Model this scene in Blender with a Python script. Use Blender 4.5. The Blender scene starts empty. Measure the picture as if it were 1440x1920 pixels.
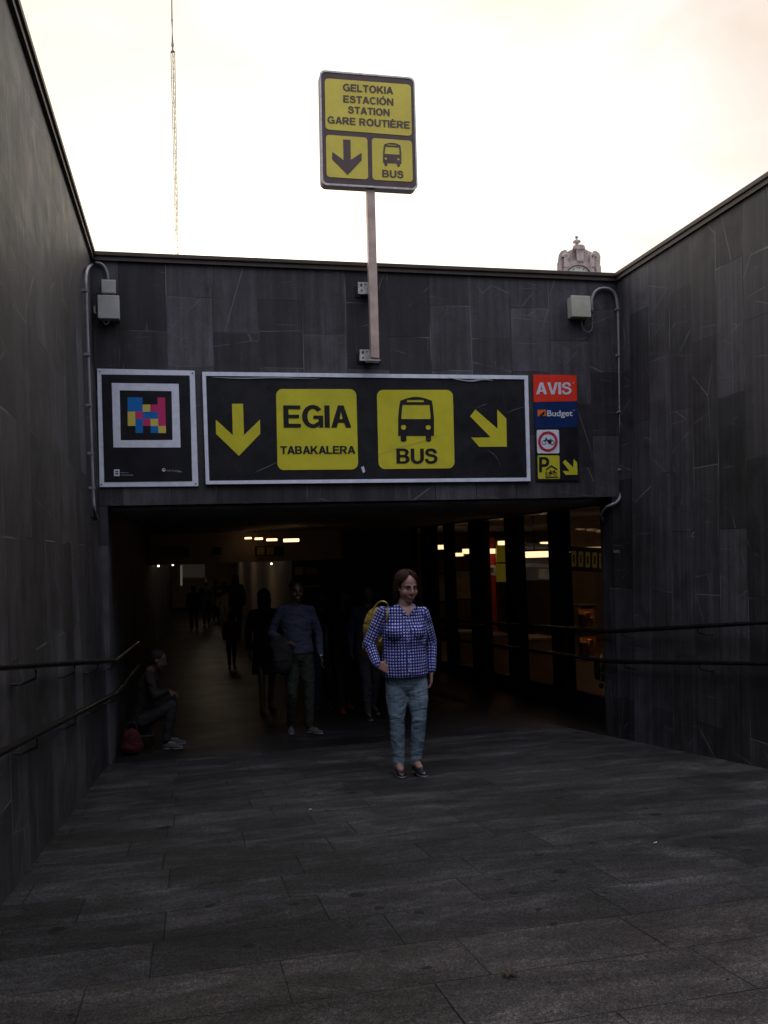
import bpy, bmesh, math, random
from mathutils import Vector, Matrix, noise
random.seed(7)
C = bpy.context
SC = C.scene
COL = SC.collection
PI = math.pi

# ------------------------------------------------------------------ camera
K = 1.05
F_PX = 1652.5
YAW, PITCH, ROLL = 0.22102, 0.04416, -0.03081
HC = 2.07
CAM = Vector((0, 0, HC))
fw = Vector((math.sin(YAW) * math.cos(PITCH), math.cos(YAW) * math.cos(PITCH), math.sin(PITCH)))
r0 = Vector((math.cos(YAW), -math.sin(YAW), 0))
u0 = r0.cross(fw)
RT = r0 * math.cos(ROLL) + u0 * math.sin(ROLL)
UP = u0 * math.cos(ROLL) - r0 * math.sin(ROLL)
cd = bpy.data.cameras.new("camera")
cam = bpy.data.objects.new("camera", cd)
COL.objects.link(cam)
M = Matrix((RT, UP, -fw)).transposed().to_4x4()
M.translation = CAM
cam.matrix_world = M
cd.sensor_fit = 'VERTICAL'
cd.sensor_height = 24
cd.lens = 24 * F_PX / 1920
cd.clip_end = 3000
cd.clip_start = 0.05
SC.camera = cam

# ------------------------------------------------------------------ sky, sun, exposure
SUN_EL, SUN_ROT = math.radians(9), math.radians(4)      # sun low ahead, behind the portal wall
w = bpy.data.worlds.new("World")
SC.world = w
w.use_nodes = True
nt = w.node_tree
nt.nodes.clear()
def N(tree, typ, **kw):
    n = tree.nodes.new(typ)
    for k, v in kw.items():
        setattr(n, k, v)
    return n
out = N(nt, 'ShaderNodeOutputWorld')
bg = N(nt, 'ShaderNodeBackground')
bg.inputs['Strength'].default_value = 0.1
sky = N(nt, 'ShaderNodeTexSky', sky_type='NISHITA', sun_disc=False, sun_elevation=SUN_EL, sun_rotation=SUN_ROT)
sky.air_density = 1.2
sky.dust_density = 3.0
tc = N(nt, 'ShaderNodeTexCoord')
sund = Vector((math.sin(SUN_ROT) * math.cos(SUN_EL), math.cos(SUN_ROT) * math.cos(SUN_EL), math.sin(SUN_EL)))
dot = N(nt, 'ShaderNodeVectorMath', operation='DOT_PRODUCT')
dot.inputs[1].default_value = sund
nt.links.new(tc.outputs['Generated'], dot.inputs[0])
glow = N(nt, 'ShaderNodeValToRGB')                     # cloud layer brighter towards the sun
cr = glow.color_ramp
cr.elements[0].position = 0.0; cr.elements[0].color = (9.0, 9.8, 12.5, 1)
cr.elements[1].position = 1.0; cr.elements[1].color = (70.0, 61.0, 47.0, 1)
for p_, c_ in ((0.33, (26.0, 27.5, 34.0)), (0.56, (15.0, 15.5, 18.0)), (0.70, (26.0, 26.0, 27.0)), (0.80, (30.0, 29.5, 30.0)), (0.875, (11.2, 9.3, 8.6)), (0.905, (10.6, 9.5, 9.2)), (0.935, (12.5, 11.7, 11.0)), (0.97, (15.0, 14.3, 13.0)), (0.99, (20.0, 18.5, 16.0))):
    e = cr.elements.new(p_); e.color = (*c_, 1)
mr = N(nt, 'ShaderNodeMapRange')
mr.inputs['From Min'].default_value = -1
nt.links.new(dot.outputs['Value'], mr.inputs['Value'])
nt.links.new(mr.outputs[0], glow.inputs[0])
mp = N(nt, 'ShaderNodeMapping')
mp.inputs['Scale'].default_value = (1.6, 1.6, 4.5)
nt.links.new(tc.outputs['Generated'], mp.inputs[0])
cn = N(nt, 'ShaderNodeTexNoise')
cn.inputs['Scale'].default_value = 1.7
cn.inputs['Detail'].default_value = 7
cn.inputs['Distortion'].default_value = 0.6
nt.links.new(mp.outputs[0], cn.inputs['Vector'])
cl = N(nt, 'ShaderNodeValToRGB')
cl.color_ramp.elements[0].position = 0.38; cl.color_ramp.elements[0].color = (0.94, 0.90, 0.78, 1)
cl.color_ramp.elements[1].position = 0.62; cl.color_ramp.elements[1].color = (1.08, 1.07, 1.05, 1)
nt.links.new(cn.outputs['Fac'], cl.inputs[0])
mul = N(nt, 'ShaderNodeMix', data_type='RGBA', blend_type='MULTIPLY')
mul.inputs[0].default_value = 1
nt.links.new(glow.outputs[0], mul.inputs[6])
nt.links.new(cl.outputs[0], mul.inputs[7])
# the sky behind the photographer is dim near the horizon and brighter higher up
sxyz = N(nt, 'ShaderNodeSeparateXYZ'); nt.links.new(tc.outputs['Generated'], sxyz.inputs[0])
rz = N(nt, 'ShaderNodeValToRGB')
rz.color_ramp.elements[0].position = 0.15; rz.color_ramp.elements[0].color = (0.05, 0.05, 0.05, 1)
rz.color_ramp.elements[1].position = 0.85; rz.color_ramp.elements[1].color = (1, 1, 1, 1)
e = rz.color_ramp.elements.new(0.5); e.color = (0.40, 0.40, 0.40, 1)
nt.links.new(sxyz.outputs[2], rz.inputs[0])
ry_ = N(nt, 'ShaderNodeMapRange'); ry_.inputs['From Min'].default_value = 0.35; ry_.inputs['From Max'].default_value = -0.15
nt.links.new(sxyz.outputs[1], ry_.inputs['Value'])
rm = N(nt, 'ShaderNodeMix', data_type='RGBA'); rm.inputs[6].default_value = (1, 1, 1, 1)
nt.links.new(ry_.outputs[0], rm.inputs[0]); nt.links.new(rz.outputs[0], rm.inputs[7])
mul2 = N(nt, 'ShaderNodeMix', data_type='RGBA', blend_type='MULTIPLY'); mul2.inputs[0].default_value = 1
nt.links.new(mul.outputs[2], mul2.inputs[6]); nt.links.new(rm.outputs[2], mul2.inputs[7])
mx = N(nt, 'ShaderNodeMix', data_type='RGBA')
mx.inputs[0].default_value = 0.9                       # thin overcast over the clear sky
nt.links.new(sky.outputs[0], mx.inputs[6])
nt.links.new(mul2.outputs[2], mx.inputs[7])
nt.links.new(mx.outputs[2], bg.inputs['Color'])
nt.links.new(bg.outputs[0], out.inputs[0])

sl = bpy.data.lights.new("sun", 'SUN')
sl.energy = 0.6
sl.angle = math.radians(12)
sl.color = (1, 0.86, 0.7)
sun = bpy.data.objects.new("sun", sl)
COL.objects.link(sun)
sun.rotation_euler = (-sund).to_track_quat('-Z', 'Y').to_euler()
SC.view_settings.view_transform = 'Standard'
SC.view_settings.look = 'None'
SC.view_settings.gamma = 1
SC.view_settings.use_curve_mapping = False
SC.view_settings.exposure = 0.0

# ------------------------------------------------------------------ pixel helpers (photo pixels -> points on real planes)
def ray(x, y):
    return fw + RT * ((x - 720) / F_PX) - UP * ((y - 960) / F_PX)
def at(x, y, Y):
    d = ray(x, y)
    return CAM + d * (Y / d.y)
def atX(x, y, X):
    d = ray(x, y)
    return CAM + d * (X / d.x)
def ramp_z(Y):
    if Y < 9.45:
        return 1.02 - 0.108 * Y
    return max(-0.05 * (Y - 9.45), -0.05 * 9.55)
def on_floor(x, y):
    d = ray(x, y)
    lo, hi = 0.5, 80.0
    for i in range(60):
        m = (lo + hi) / 2
        p = CAM + d * (m / d.y)
        if p.z > ramp_z(m): lo = m
        else: hi = m
    return CAM + d * (lo / d.y)

# ------------------------------------------------------------------ scene helpers
def tag(o, label=None, cat=None, group=None, kind=None):
    if label: o['label'] = label
    if cat: o['category'] = cat
    if group: o['group'] = group
    if kind: o['kind'] = kind
    return o
def empty(name, loc, label, cat, group=None):
    o = bpy.data.objects.new(name, None)
    o.empty_display_size = 0.1
    COL.objects.link(o)
    o.location = loc
    return tag(o, label, cat, group)
def link(name, me, mat, parent=None, smooth=False):
    o = bpy.data.objects.new(name, me)
    COL.objects.link(o)
    if mat is not None and len(me.materials) == 0:
        me.materials.append(mat)
    if smooth:
        for p in me.polygons: p.use_smooth = True
    if parent is not None:
        o.parent = parent
        o.matrix_parent_inverse = Matrix.Translation(-parent.location)   # parent has no rotation
    return o
def build(name, bm, mat, parent=None, smooth=False):
    me = bpy.data.meshes.new(name)
    bm.normal_update()
    bm.to_mesh(me); bm.free()
    return link(name, me, mat, parent, smooth)
def prism(bm, a, b):
    """two matching loops of points joined into a closed solid"""
    va = [bm.verts.new(p) for p in a]; vb = [bm.verts.new(p) for p in b]
    n = len(a)
    bm.faces.new(va); bm.faces.new(list(reversed(vb)))
    for i in range(n):
        bm.faces.new((va[(i + 1) % n], va[i], vb[i], vb[(i + 1) % n]))
def box(bm, x0, x1, y0, y1, z0, z1):
    prism(bm, [(x0, y0, z0), (x1, y0, z0), (x1, y1, z0), (x0, y1, z0)][::-1],
          [(x0, y0, z1), (x1, y0, z1), (x1, y1, z1), (x0, y1, z1)][::-1])
def bevel(bm, r=0.006, seg=2):
    bmesh.ops.recalc_face_normals(bm, faces=bm.faces)
    es = [e for e in bm.edges if len(e.link_faces) == 2 and e.calc_face_angle(0) > 0.6]
    bmesh.ops.bevel(bm, geom=es, offset=r, segments=seg, affect='EDGES', profile=0.6)
def frame_of(t):
    t = t.normalized()
    a = Vector((0, 0, 1)) if abs(t.z) < 0.9 else Vector((1, 0, 0))
    s = t.cross(a).normalized()
    return s, s.cross(t).normalized()
def tube(bm, pts, r, n=10):
    pts = [Vector(p) for p in pts]
    rs = r if isinstance(r, (list, tuple)) else [r] * len(pts)
    rings = []
    s = None
    for i, p in enumerate(pts):
        t = (pts[min(i + 1, len(pts) - 1)] - pts[max(i - 1, 0)]).normalized()
        if s is None: s, q = frame_of(t)
        else:
            s = (s - t * s.dot(t)).normalized(); q = t.cross(s)
        rings.append([bm.verts.new(p + (s * math.cos(2 * PI * k / n) + q * math.sin(2 * PI * k / n)) * rs[i]) for k in range(n)])
    for a, b in zip(rings, rings[1:]):
        for k in range(n):
            bm.faces.new((a[k], a[(k + 1) % n], b[(k + 1) % n], b[k]))
    bm.faces.new(rings[0][::-1]); bm.faces.new(rings[-1])
    bmesh.ops.recalc_face_normals(bm, faces=bm.faces)
def smooth_path(pts, n=6):
    pts = [Vector(p) for p in pts]
    o = []
    for i in range(len(pts) - 1):
        p0, p1, p2, p3 = pts[max(i - 1, 0)], pts[i], pts[i + 1], pts[min(i + 2, len(pts) - 1)]
        for k in range(n):
            t = k / n
            o.append(0.5 * ((2 * p1) + (p2 - p0) * t + (2 * p0 - 5 * p1 + 4 * p2 - p3) * t * t + (3 * p1 - p0 - 3 * p2 + p3) * t ** 3))
    o.append(pts[-1])
    return o
def lathe(bm, prof, c, n=24, sx=1, sy=1):
    c = Vector(c); rings = []
    for r, z in prof:
        rings.append([bm.verts.new(c + Vector((sx * r * math.cos(2 * PI * k / n), sy * r * math.sin(2 * PI * k / n), z))) for k in range(n)])
    for a, b in zip(rings, rings[1:]):
        for k in range(n):
            bm.faces.new((a[k], a[(k + 1) % n], b[(k + 1) % n], b[k]))
    bm.faces.new(rings[0][::-1]); bm.faces.new(rings[-1])

# flat shapes, filled with holes (even-odd), then mapped
def fill2d(loops):
    cu = bpy.data.curves.new('flat', 'CURVE')
    cu.dimensions = '2D'; cu.fill_mode = 'BOTH'
    for lp in loops:
        s = cu.splines.new('POLY'); s.points.add(len(lp) - 1)
        for i, p in enumerate(lp): s.points[i].co = (p[0], p[1], 0, 1)
        s.use_cyclic_u = True
    o = bpy.data.objects.new('flat', cu)
    COL.objects.link(o)
    dg = C.evaluated_depsgraph_get()
    me = bpy.data.meshes.new_from_object(o.evaluated_get(dg))
    bpy.data.objects.remove(o); bpy.data.curves.remove(cu)
    return me
SHEAR = [0.0]                  # sideways run of the depth of a piece whose front does not face squarely
def decal(name, loops, Y, mat, parent, thick=0.0):
    """loops are in photo pixels; the shape lies on the vertical plane at depth Y"""
    me = fill2d([[(p[0], -p[1]) for p in lp] for lp in loops])
    for v in me.vertices: v.co = at(v.co.x, -v.co.y, Y)
    me.update()
    if me.polygons and me.polygons[0].normal.y > 0: me.flip_normals()
    if thick:
        bm = bmesh.new(); bm.from_mesh(me)
        g = bmesh.ops.extrude_face_region(bm, geom=bm.faces[:])
        for v in g['geom']:
            if isinstance(v, bmesh.types.BMVert): v.co.y += thick; v.co.x += thick * SHEAR[0]
        bmesh.ops.recalc_face_normals(bm, faces=bm.faces)
        bm.to_mesh(me); bm.free()
    return link(name, me, mat, parent)
def rrect(q, r, n=5):
    """rounded quad from corners TL TR BR BL with radius r"""
    q = [Vector((p[0], p[1])) for p in q]
    o = []
    for i in range(4):
        p = q[i]; a = (q[i - 1] - p).normalized(); b = (q[(i + 1) % 4] - p).normalized()
        for k in range(n + 1):
            t = PI / 2 * k / n
            o.append(p + a * r * (1 - math.sin(t)) + b * r * (1 - math.cos(t)))
    return [tuple(v) for v in o]
def circ(x, y, rx, ry=None, n=28):
    ry = ry or rx
    return [(x + rx * math.cos(2 * PI * k / n), y + ry * math.sin(2 * PI * k / n)) for k in range(n)]
def lerpq(q, u, v):
    q = [Vector((p[0], p[1])) for p in q]
    return tuple((q[0] * (1 - u) + q[1] * u) * (1 - v) + (q[3] * (1 - u) + q[2] * u) * v)
def text_mesh(s, off=0.02, space=1.0):
    cu = bpy.data.curves.new('t', 'FONT')
    cu.body = s; cu.offset = off; cu.size = 1; cu.fill_mode = 'BOTH'; cu.space_character = space; cu.resolution_u = 6
    o = bpy.data.objects.new('t', cu); COL.objects.link(o)
    dg = C.evaluated_depsgraph_get()
    me = bpy.data.meshes.new_from_object(o.evaluated_get(dg))
    bpy.data.objects.remove(o); bpy.data.curves.remove(cu)
    return me
def lettering(name, s, tl, tr, h, Y, mat, parent, off=0.02, space=1.0, lean=(0, 1)):
    """writing whose capitals fill the pixel box: top edge tl-tr, height h"""
    ref = text_mesh('E', off); ch = [v.co.y for v in ref.vertices]; y0, y1 = min(ch), max(ch)
    me = text_mesh(s, off, space)
    xs = [v.co.x for v in me.vertices]; x0, x1 = min(xs), max(xs)
    for v in me.vertices:
        u = (v.co.x - x0) / (x1 - x0); t = (v.co.y - y0) / (y1 - y0)
        px = tl[0] + (tr[0] - tl[0]) * u + (1 - t) * h * lean[0]
        py = tl[1] + (tr[1] - tl[1]) * u + (1 - t) * h
        v.co = at(px, py, Y)
    me.update()
    if me.polygons and me.polygons[0].normal.y > 0: me.flip_normals()
    return link(name, me, mat, parent)

# ------------------------------------------------------------------ materials
MATS = {}
def newmat(name):
    m = bpy.data.materials.new(name); m.use_nodes = True
    MATS[name] = m
    return m, m.node_tree, m.node_tree.nodes['Principled BSDF']
def ramp(t, fac, stops):
    r = N(t, 'ShaderNodeValToRGB')
    el = r.color_ramp.elements
    el[0].position, el[0].color = stops[0][0], (*stops[0][1], 1)
    el[1].position, el[1].color = stops[-1][0], (*stops[-1][1], 1)
    for p, c in stops[1:-1]:
        x = el.new(p); x.color = (*c, 1)
    t.links.new(fac, r.inputs[0])
    return r.outputs[0]
def mix(t, a, b, fac, blend='MIX'):
    n = N(t, 'ShaderNodeMix', data_type='RGBA', blend_type=blend)
    for i, s in ((6, a), (7, b), (0, fac)):
        if hasattr(s, 'is_linked'): t.links.new(s, n.inputs[i])
        elif i == 0: n.inputs[0].default_value = s
        else: n.inputs[i].default_value = (*s, 1)
    return n.outputs[2]
def tex(t, vec, scale, detail=4, rough=0.5, dist=0.0, mapscale=None, loc=None):
    if mapscale or loc:
        m = N(t, 'ShaderNodeMapping')
        if mapscale: m.inputs['Scale'].default_value = mapscale
        if loc: m.inputs['Location'].default_value = loc
        t.links.new(vec, m.inputs[0]); vec = m.outputs[0]
    n = N(t, 'ShaderNodeTexNoise')
    n.inputs['Scale'].default_value = scale; n.inputs['Detail'].default_value = detail
    n.inputs['Roughness'].default_value = rough; n.inputs['Distortion'].default_value = dist
    t.links.new(vec, n.inputs['Vector'])
    return n.outputs['Fac']
def math_(t, op, a, b=None, c=None):
    n = N(t, 'ShaderNodeMath', operation=op)
    for i, s in enumerate((a, b, c)):
        if s is None: continue
        if hasattr(s, 'is_linked'): t.links.new(s, n.inputs[i])
        else: n.inputs[i].default_value = s
    return n.outputs[0]
def bump(t, b, h, strength=0.3, dist=0.01):
    n = N(t, 'ShaderNodeBump'); n.inputs['Strength'].default_value = strength; n.inputs['Distance'].default_value = dist
    t.links.new(h, n.inputs['Height']); t.links.new(n.outputs[0], b.inputs['Normal'])
def plain(name, col, rough=0.5, metal=0.0, vary=0.12, scale=9.0, dirt=None, bmp=0.0, spec=0.5):
    m, t, b = newmat(name)
    co = N(t, 'ShaderNodeTexCoord').outputs['Object']
    n1 = tex(t, co, scale, 5, 0.6)
    lo = tuple(max(0, c * (1 - vary * 1.5)) for c in col); hi = tuple(c * (1 + vary) for c in col)
    c = ramp(t, n1, [(0.3, lo), (0.7, hi)])
    if dirt:
        n2 = tex(t, co, 2.2, 6, 0.7, 0.4)
        f = ramp(t, n2, [(0.5, (0, 0, 0)), (0.75, (1, 1, 1))])
        c = mix(t, c, dirt, f)
    t.links.new(c, b.inputs['Base Color'])
    rr = ramp(t, n1, [(0.2, (rough * 0.85,) * 3), (0.8, (min(1, rough * 1.15),) * 3)])
    t.links.new(rr, b.inputs['Roughness'])
    b.inputs['Metallic'].default_value = metal
    b.inputs['Specular IOR Level'].default_value = spec if metal or not ('print' in name or 'vinyl' in name or 'plate' in name or 'sign' in name) else 0.22
    if bmp: bump(t, b, n1, bmp, 0.004)
    return m
def emis(name, col, s):
    m, t, b = newmat(name)
    b.inputs['Base Color'].default_value = (*col, 1)
    b.inputs['Emission Color'].default_value = (*col, 1)
    b.inputs['Emission Strength'].default_value = s
    return m

def slate(name, axes, wid, hgt, bright=1.0, veins=1.0, seed=0.0):
    """dark slate cladding: tall slabs, streaks running down, pale hair veins. axes = (along, up) object axes"""
    m, t, b = newmat(name)
    co = N(t, 'ShaderNodeTexCoord').outputs['Object']
    sp = N(t, 'ShaderNodeSeparateXYZ'); t.links.new(co, sp.inputs[0])
    along, up = sp.outputs[axes[0]], sp.outputs[axes[1]]
    cb = N(t, 'ShaderNodeCombineXYZ')                       # (up, along): slabs stand upright
    t.links.new(math_(t, 'ADD', up, seed), cb.inputs[0]); t.links.new(math_(t, 'ADD', along, 40.0), cb.inputs[1])
    v = cb.outputs[0]
    br = N(t, 'ShaderNodeTexBrick')
    br.offset = 0.5; br.offset_frequency = 2; br.squash = 1
    t.links.new(v, br.inputs['Vector'])
    br.inputs['Scale'].default_value = 1
    br.inputs['Color1'].default_value = (0, 0, 0, 1); br.inputs['Color2'].default_value = (1, 1, 1, 1)
    br.inputs['Mortar'].default_value = (0.5, 0.5, 0.5, 1)
    br.inputs['Mortar Size'].default_value = 0.005; br.inputs['Mortar Smooth'].default_value = 0.2
    br.inputs['Brick Width'].default_value = hgt; br.inputs['Row Height'].default_value = wid
    rnd = br.outputs['Color']; mort = br.outputs['Fac']
    # two shifted copies of the slab pattern give some slabs a joined look and others a patch
    base = ramp(t, rnd, [(0.0, (0.028, 0.026, 0.030)), (0.35, (0.050, 0.047, 0.053)), (0.7, (0.068, 0.064, 0.071)), (1.0, (0.102, 0.096, 0.106))])
    mott = tex(t, v, 3.5, 8, 0.7, 0.5)
    base = mix(t, base, ramp(t, mott, [(0.3, (0.68, 0.67, 0.68)), (0.7, (1.3, 1.29, 1.32))]), 1.0, 'MULTIPLY')
    # streaks down the face
    st = tex(t, v, 7.0, 6, 0.65, 0.0, (0.05, 2.6, 1) if axes[0] == 1 else (0.09, 1.6, 1))
    base = mix(t, base, ramp(t, st, [(0.30, (0.58, 0.56, 0.56)), (0.5, (1, 1, 1)), (0.72, (1.65, 1.65, 1.68))]), 1.0, 'MULTIPLY')
    big = tex(t, v, 0.55, 4, 0.55, 0.3)
    base = mix(t, base, ramp(t, big, [(0.35, (0.72, 0.70, 0.70)), (0.65, (1.25, 1.25, 1.28))]), 1.0, 'MULTIPLY')
    fine = tex(t, co, 90, 3, 0.7)
    base = mix(t, base, ramp(t, fine, [(0.3, (0.75, 0.75, 0.75)), (0.7, (1.25, 1.25, 1.25))]), 1.0, 'MULTIPLY')
    # veins: thin level lines of a warped noise, broken up by masks and shifted per slab
    ad = N(t, 'ShaderNodeVectorMath', operation='MULTIPLY_ADD')
    t.links.new(rnd, ad.inputs[0]); ad.inputs[1].default_value = (9, 17, 5); t.links.new(v, ad.inputs[2])
    for sc, wd, thr, ms, rot, amt in ((1.0, 0.0045, 0.50, (0.55, 1.5, 1), 0.5, 0.85), (1.5, 0.006, 0.54, (1.9, 0.5, 1), -0.5, 0.6), (0.7, 0.0035, 0.50, (1, 0.25, 1), 1.1, 0.7)):
        mv = N(t, 'ShaderNodeMapping'); mv.inputs['Rotation'].default_value = (0, 0, rot); mv.inputs['Scale'].default_value = ms
        t.links.new(ad.outputs[0], mv.inputs[0])
        vr = N(t, 'ShaderNodeTexVoronoi', feature='DISTANCE_TO_EDGE', voronoi_dimensions='2D'); vr.inputs['Scale'].default_value = sc
        t.links.new(mv.outputs[0], vr.inputs['Vector'])
        ln = math_(t, 'LESS_THAN', vr.outputs['Distance'], wd * sc)
        mk = tex(t, ad.outputs[0], 1.7, 3, 0.6, 0, None, (3.3 + rot, 7.1, 0))
        mk = ramp(t, mk, [(thr, (0, 0, 0)), (thr + 0.13, (1, 1, 1))])
        f = math_(t, 'MULTIPLY', math_(t, 'MULTIPLY', ln, mk), amt * veins * 0.6)
        base = mix(t, base, (0.30, 0.29, 0.31), f)
    stn = tex(t, v, 1.1, 5, 0.6, 0.5, (0.8, 1.2, 1), (21, 9, 0))
    base = mix(t, base, (0.025, 0.022, 0.021), ramp(t, stn, [(0.62, (0, 0, 0)), (0.72, (0.8, 0.8, 0.8))]))
    # lime bloom: pale scuffs in a few places
    sc_ = tex(t, v, 1.6, 9, 0.78, 1.0, (1, 1.3, 1), (11, 3, 0))
    f = ramp(t, sc_, [(0.66, (0, 0, 0)), (0.8, (0.35, 0.35, 0.35))])
    base = mix(t, base, (0.24, 0.24, 0.26), f)
    # joints: dark, here and there filled pale
    jn = tex(t, v, 1.3, 2, 0.5, 0, None, (5, 5, 0))
    jc = ramp(t, jn, [(0.42, (0.015, 0.015, 0.016)), (0.52, (0.05, 0.05, 0.052)), (0.62, (0.19, 0.19, 0.20))])
    base = mix(t, base, jc, mort)
    g = N(t, 'ShaderNodeMix', data_type='RGBA', blend_type='MULTIPLY'); g.inputs[0].default_value = 1
    t.links.new(base, g.inputs[6]); g.inputs[7].default_value = (bright, bright, bright, 1)
    t.links.new(g.outputs[2], b.inputs['Base Color'])
    rr = ramp(t, mott, [(0.3, (0.5,) * 3), (0.7, (0.72,) * 3)])
    t.links.new(rr, b.inputs['Roughness'])
    b.inputs['Specular IOR Level'].default_value = 0.35
    h = math_(t, 'ADD', math_(t, 'MULTIPLY', fine, 0.15), math_(t, 'MULTIPLY', rnd, 0.5))
    h = math_(t, 'SUBTRACT', h, math_(t, 'MULTIPLY', mort, 0.8))
    bump(t, b, h, 0.35, 0.006)
    return m

def paving(name, bright=1.0, rough=0.7, row=0.378, wid=0.87):
    m, t, b = newmat(name)
    co = N(t, 'ShaderNodeTexCoord').outputs['Object']
    mpn = N(t, 'ShaderNodeMapping'); mpn.inputs['Location'].default_value = (20.16, 19.981, 0)
    t.links.new(co, mpn.inputs[0]); v = mpn.outputs[0]
    br = N(t, 'ShaderNodeTexBrick'); br.offset = 0.37; br.offset_frequency = 3; br.squash = 0.72; br.squash_frequency = 2
    t.links.new(v, br.inputs['Vector'])
    br.inputs['Scale'].default_value = 1
    br.inputs['Color1'].default_value = (0, 0, 0, 1); br.inputs['Color2'].default_value = (1, 1, 1, 1)
    br.inputs['Mortar Size'].default_value = 0.0035; br.inputs['Mortar Smooth'].default_value = 0.3
    br.inputs['Brick Width'].default_value = wid; br.inputs['Row Height'].default_value = row
    rnd = br.outputs['Color']; mort = br.outputs['Fac']
    base = ramp(t, rnd, [(0, (0.0155, 0.0151, 0.0162)), (0.5, (0.0205, 0.0199, 0.0213)), (1, (0.0265, 0.0257, 0.0274))])
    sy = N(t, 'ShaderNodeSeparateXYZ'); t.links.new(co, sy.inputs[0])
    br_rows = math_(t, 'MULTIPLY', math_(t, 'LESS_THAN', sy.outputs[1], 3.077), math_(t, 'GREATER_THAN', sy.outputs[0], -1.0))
    base = mix(t, base, (0.034, 0.0302, 0.0295), math_(t, 'MULTIPLY', br_rows, 0.7))      # browner granite in the near rows, also lightened to imitate the light falloff
    big = tex(t, co, 0.8, 6, 0.65, 0.6)
    base = mix(t, base, ramp(t, big, [(0.3, (0.7, 0.69, 0.68)), (0.7, (1.3, 1.3, 1.32))]), 1.0, 'MULTIPLY')
    # cloudy wear bands across the ramp
    bnd = tex(t, co, 1.8, 8, 0.75, 0.5, (0.8, 1.6, 1))
    base = mix(t, base, ramp(t, bnd, [(0.35, (0.72, 0.71, 0.70)), (0.5, (0.95, 0.95, 0.95)), (0.66, (1.5, 1.5, 1.54))]), 1.0, 'MULTIPLY')
    wv = tex(t, co, 2.0, 8, 0.68, 0.9, (0.8, 1.8, 1), (3, 1, 0))
    base = mix(t, base, ramp(t, wv, [(0.38, (0.75, 0.75, 0.75)), (0.53, (1, 1, 1)), (0.64, (1.7, 1.7, 1.74))]), 1.0, 'MULTIPLY')
    sp1 = tex(t, co, 230, 2, 0.8)
    base = mix(t, base, ramp(t, sp1, [(0.36, (0.3, 0.3, 0.3)), (0.5, (1, 1, 1)), (0.66, (2.1, 2.1, 2.1))]), 1.0, 'MULTIPLY')
    sp3 = tex(t, co, 95, 2, 0.8)
    base = mix(t, base, ramp(t, sp3, [(0.38, (0.6, 0.6, 0.6)), (0.5, (1, 1, 1)), (0.64, (1.5, 1.5, 1.5))]), 1.0, 'MULTIPLY')
    sp2 = tex(t, co, 45, 3, 0.7)
    base = mix(t, base, ramp(t, sp2, [(0.35, (0.75, 0.75, 0.75)), (0.68, (1.25, 1.25, 1.25))]), 1.0, 'MULTIPLY')
    # trodden gum and oil spots
    for sc, r_, pick, colr in ((1.9, 0.13, 0.60, (0.004, 0.004, 0.004)), (4.2, 0.17, 0.62, (0.005, 0.005, 0.005)), (9.0, 0.22, 0.72, (0.006, 0.006, 0.006))):
        vo = N(t, 'ShaderNodeTexVoronoi'); vo.inputs['Scale'].default_value = sc; vo.inputs['Randomness'].default_value = 1
        nz = N(t, 'ShaderNodeTexNoise'); nz.inputs['Scale'].default_value = 14
        t.links.new(co, nz.inputs['Vector'])
        av = N(t, 'ShaderNodeVectorMath', operation='MULTIPLY_ADD')
        t.links.new(nz.outputs['Color'], av.inputs[0]); av.inputs[1].default_value = (0.05, 0.05, 0); t.links.new(co, av.inputs[2])
        t.links.new(av.outputs[0], vo.inputs['Vector'])
        sepc = N(t, 'ShaderNodeSeparateColor'); t.links.new(vo.outputs['Color'], sepc.inputs[0])
        rad = math_(t, 'MULTIPLY', sepc.outputs[1], r_)
        f = math_(t, 'MULTIPLY', math_(t, 'LESS_THAN', vo.outputs['Distance'], rad), math_(t, 'GREATER_THAN', sepc.outputs[0], pick))
        base = mix(t, base, colr, math_(t, 'MULTIPLY', f, 0.85))
    jm = ramp(t, tex(t, co, 1.7, 4, 0.7), [(0.36, (0.35,) * 3), (0.60, (1,) * 3)])
    base = mix(t, base, (0.004, 0.004, 0.004), math_(t, 'MULTIPLY', mort, jm))
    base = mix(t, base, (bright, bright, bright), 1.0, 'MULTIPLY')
    t.links.new(base, b.inputs['Base Color'])
    t.links.new(ramp(t, big, [(0.3, (rough * 0.85,) * 3), (0.7, (min(1, rough * 1.15),) * 3)]), b.inputs['Roughness'])
    b.inputs['Specular IOR Level'].default_value = 0.10
    h = math_(t, 'SUBTRACT', math_(t, 'ADD', math_(t, 'MULTIPLY', sp1, 0.25), math_(t, 'MULTIPLY', rnd, 0.3)), mort)
    bump(t, b, h, 0.5, 0.004)
    return m

m_wall_side = slate('slate_cladding_side', (1, 2), 0.42, 1.25, 0.47, 1.3, 0.3)
m_wall_side2 = slate('slate_cladding_right', (1, 2), 0.42, 1.25, 0.49, 1.3, 4.7)
m_wall_front = slate('slate_cladding_front', (0, 2), 0.48, 0.74, 0.66, 1.2, 1.1)
m_wall_in = slate('tunnel_cladding', (1, 2), 0.6, 1.2, 0.7, 0.3, 2.0)
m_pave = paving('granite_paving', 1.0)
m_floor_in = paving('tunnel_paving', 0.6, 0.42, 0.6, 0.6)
m_coping = plain('coping_stone', (0.062, 0.043, 0.034), 0.6, vary=0.3, scale=5, dirt=(0.05, 0.04, 0.035), bmp=0.3)  # brown of the lens flare put into the stone colour
m_plaza = plain('plaza_stone', (0.22, 0.21, 0.2), 0.8, vary=0.2, scale=2)
m_ceil = plain('soffit_concrete', (0.30, 0.29, 0.28), 0.85, vary=0.3, scale=3, bmp=0.2)
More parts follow.
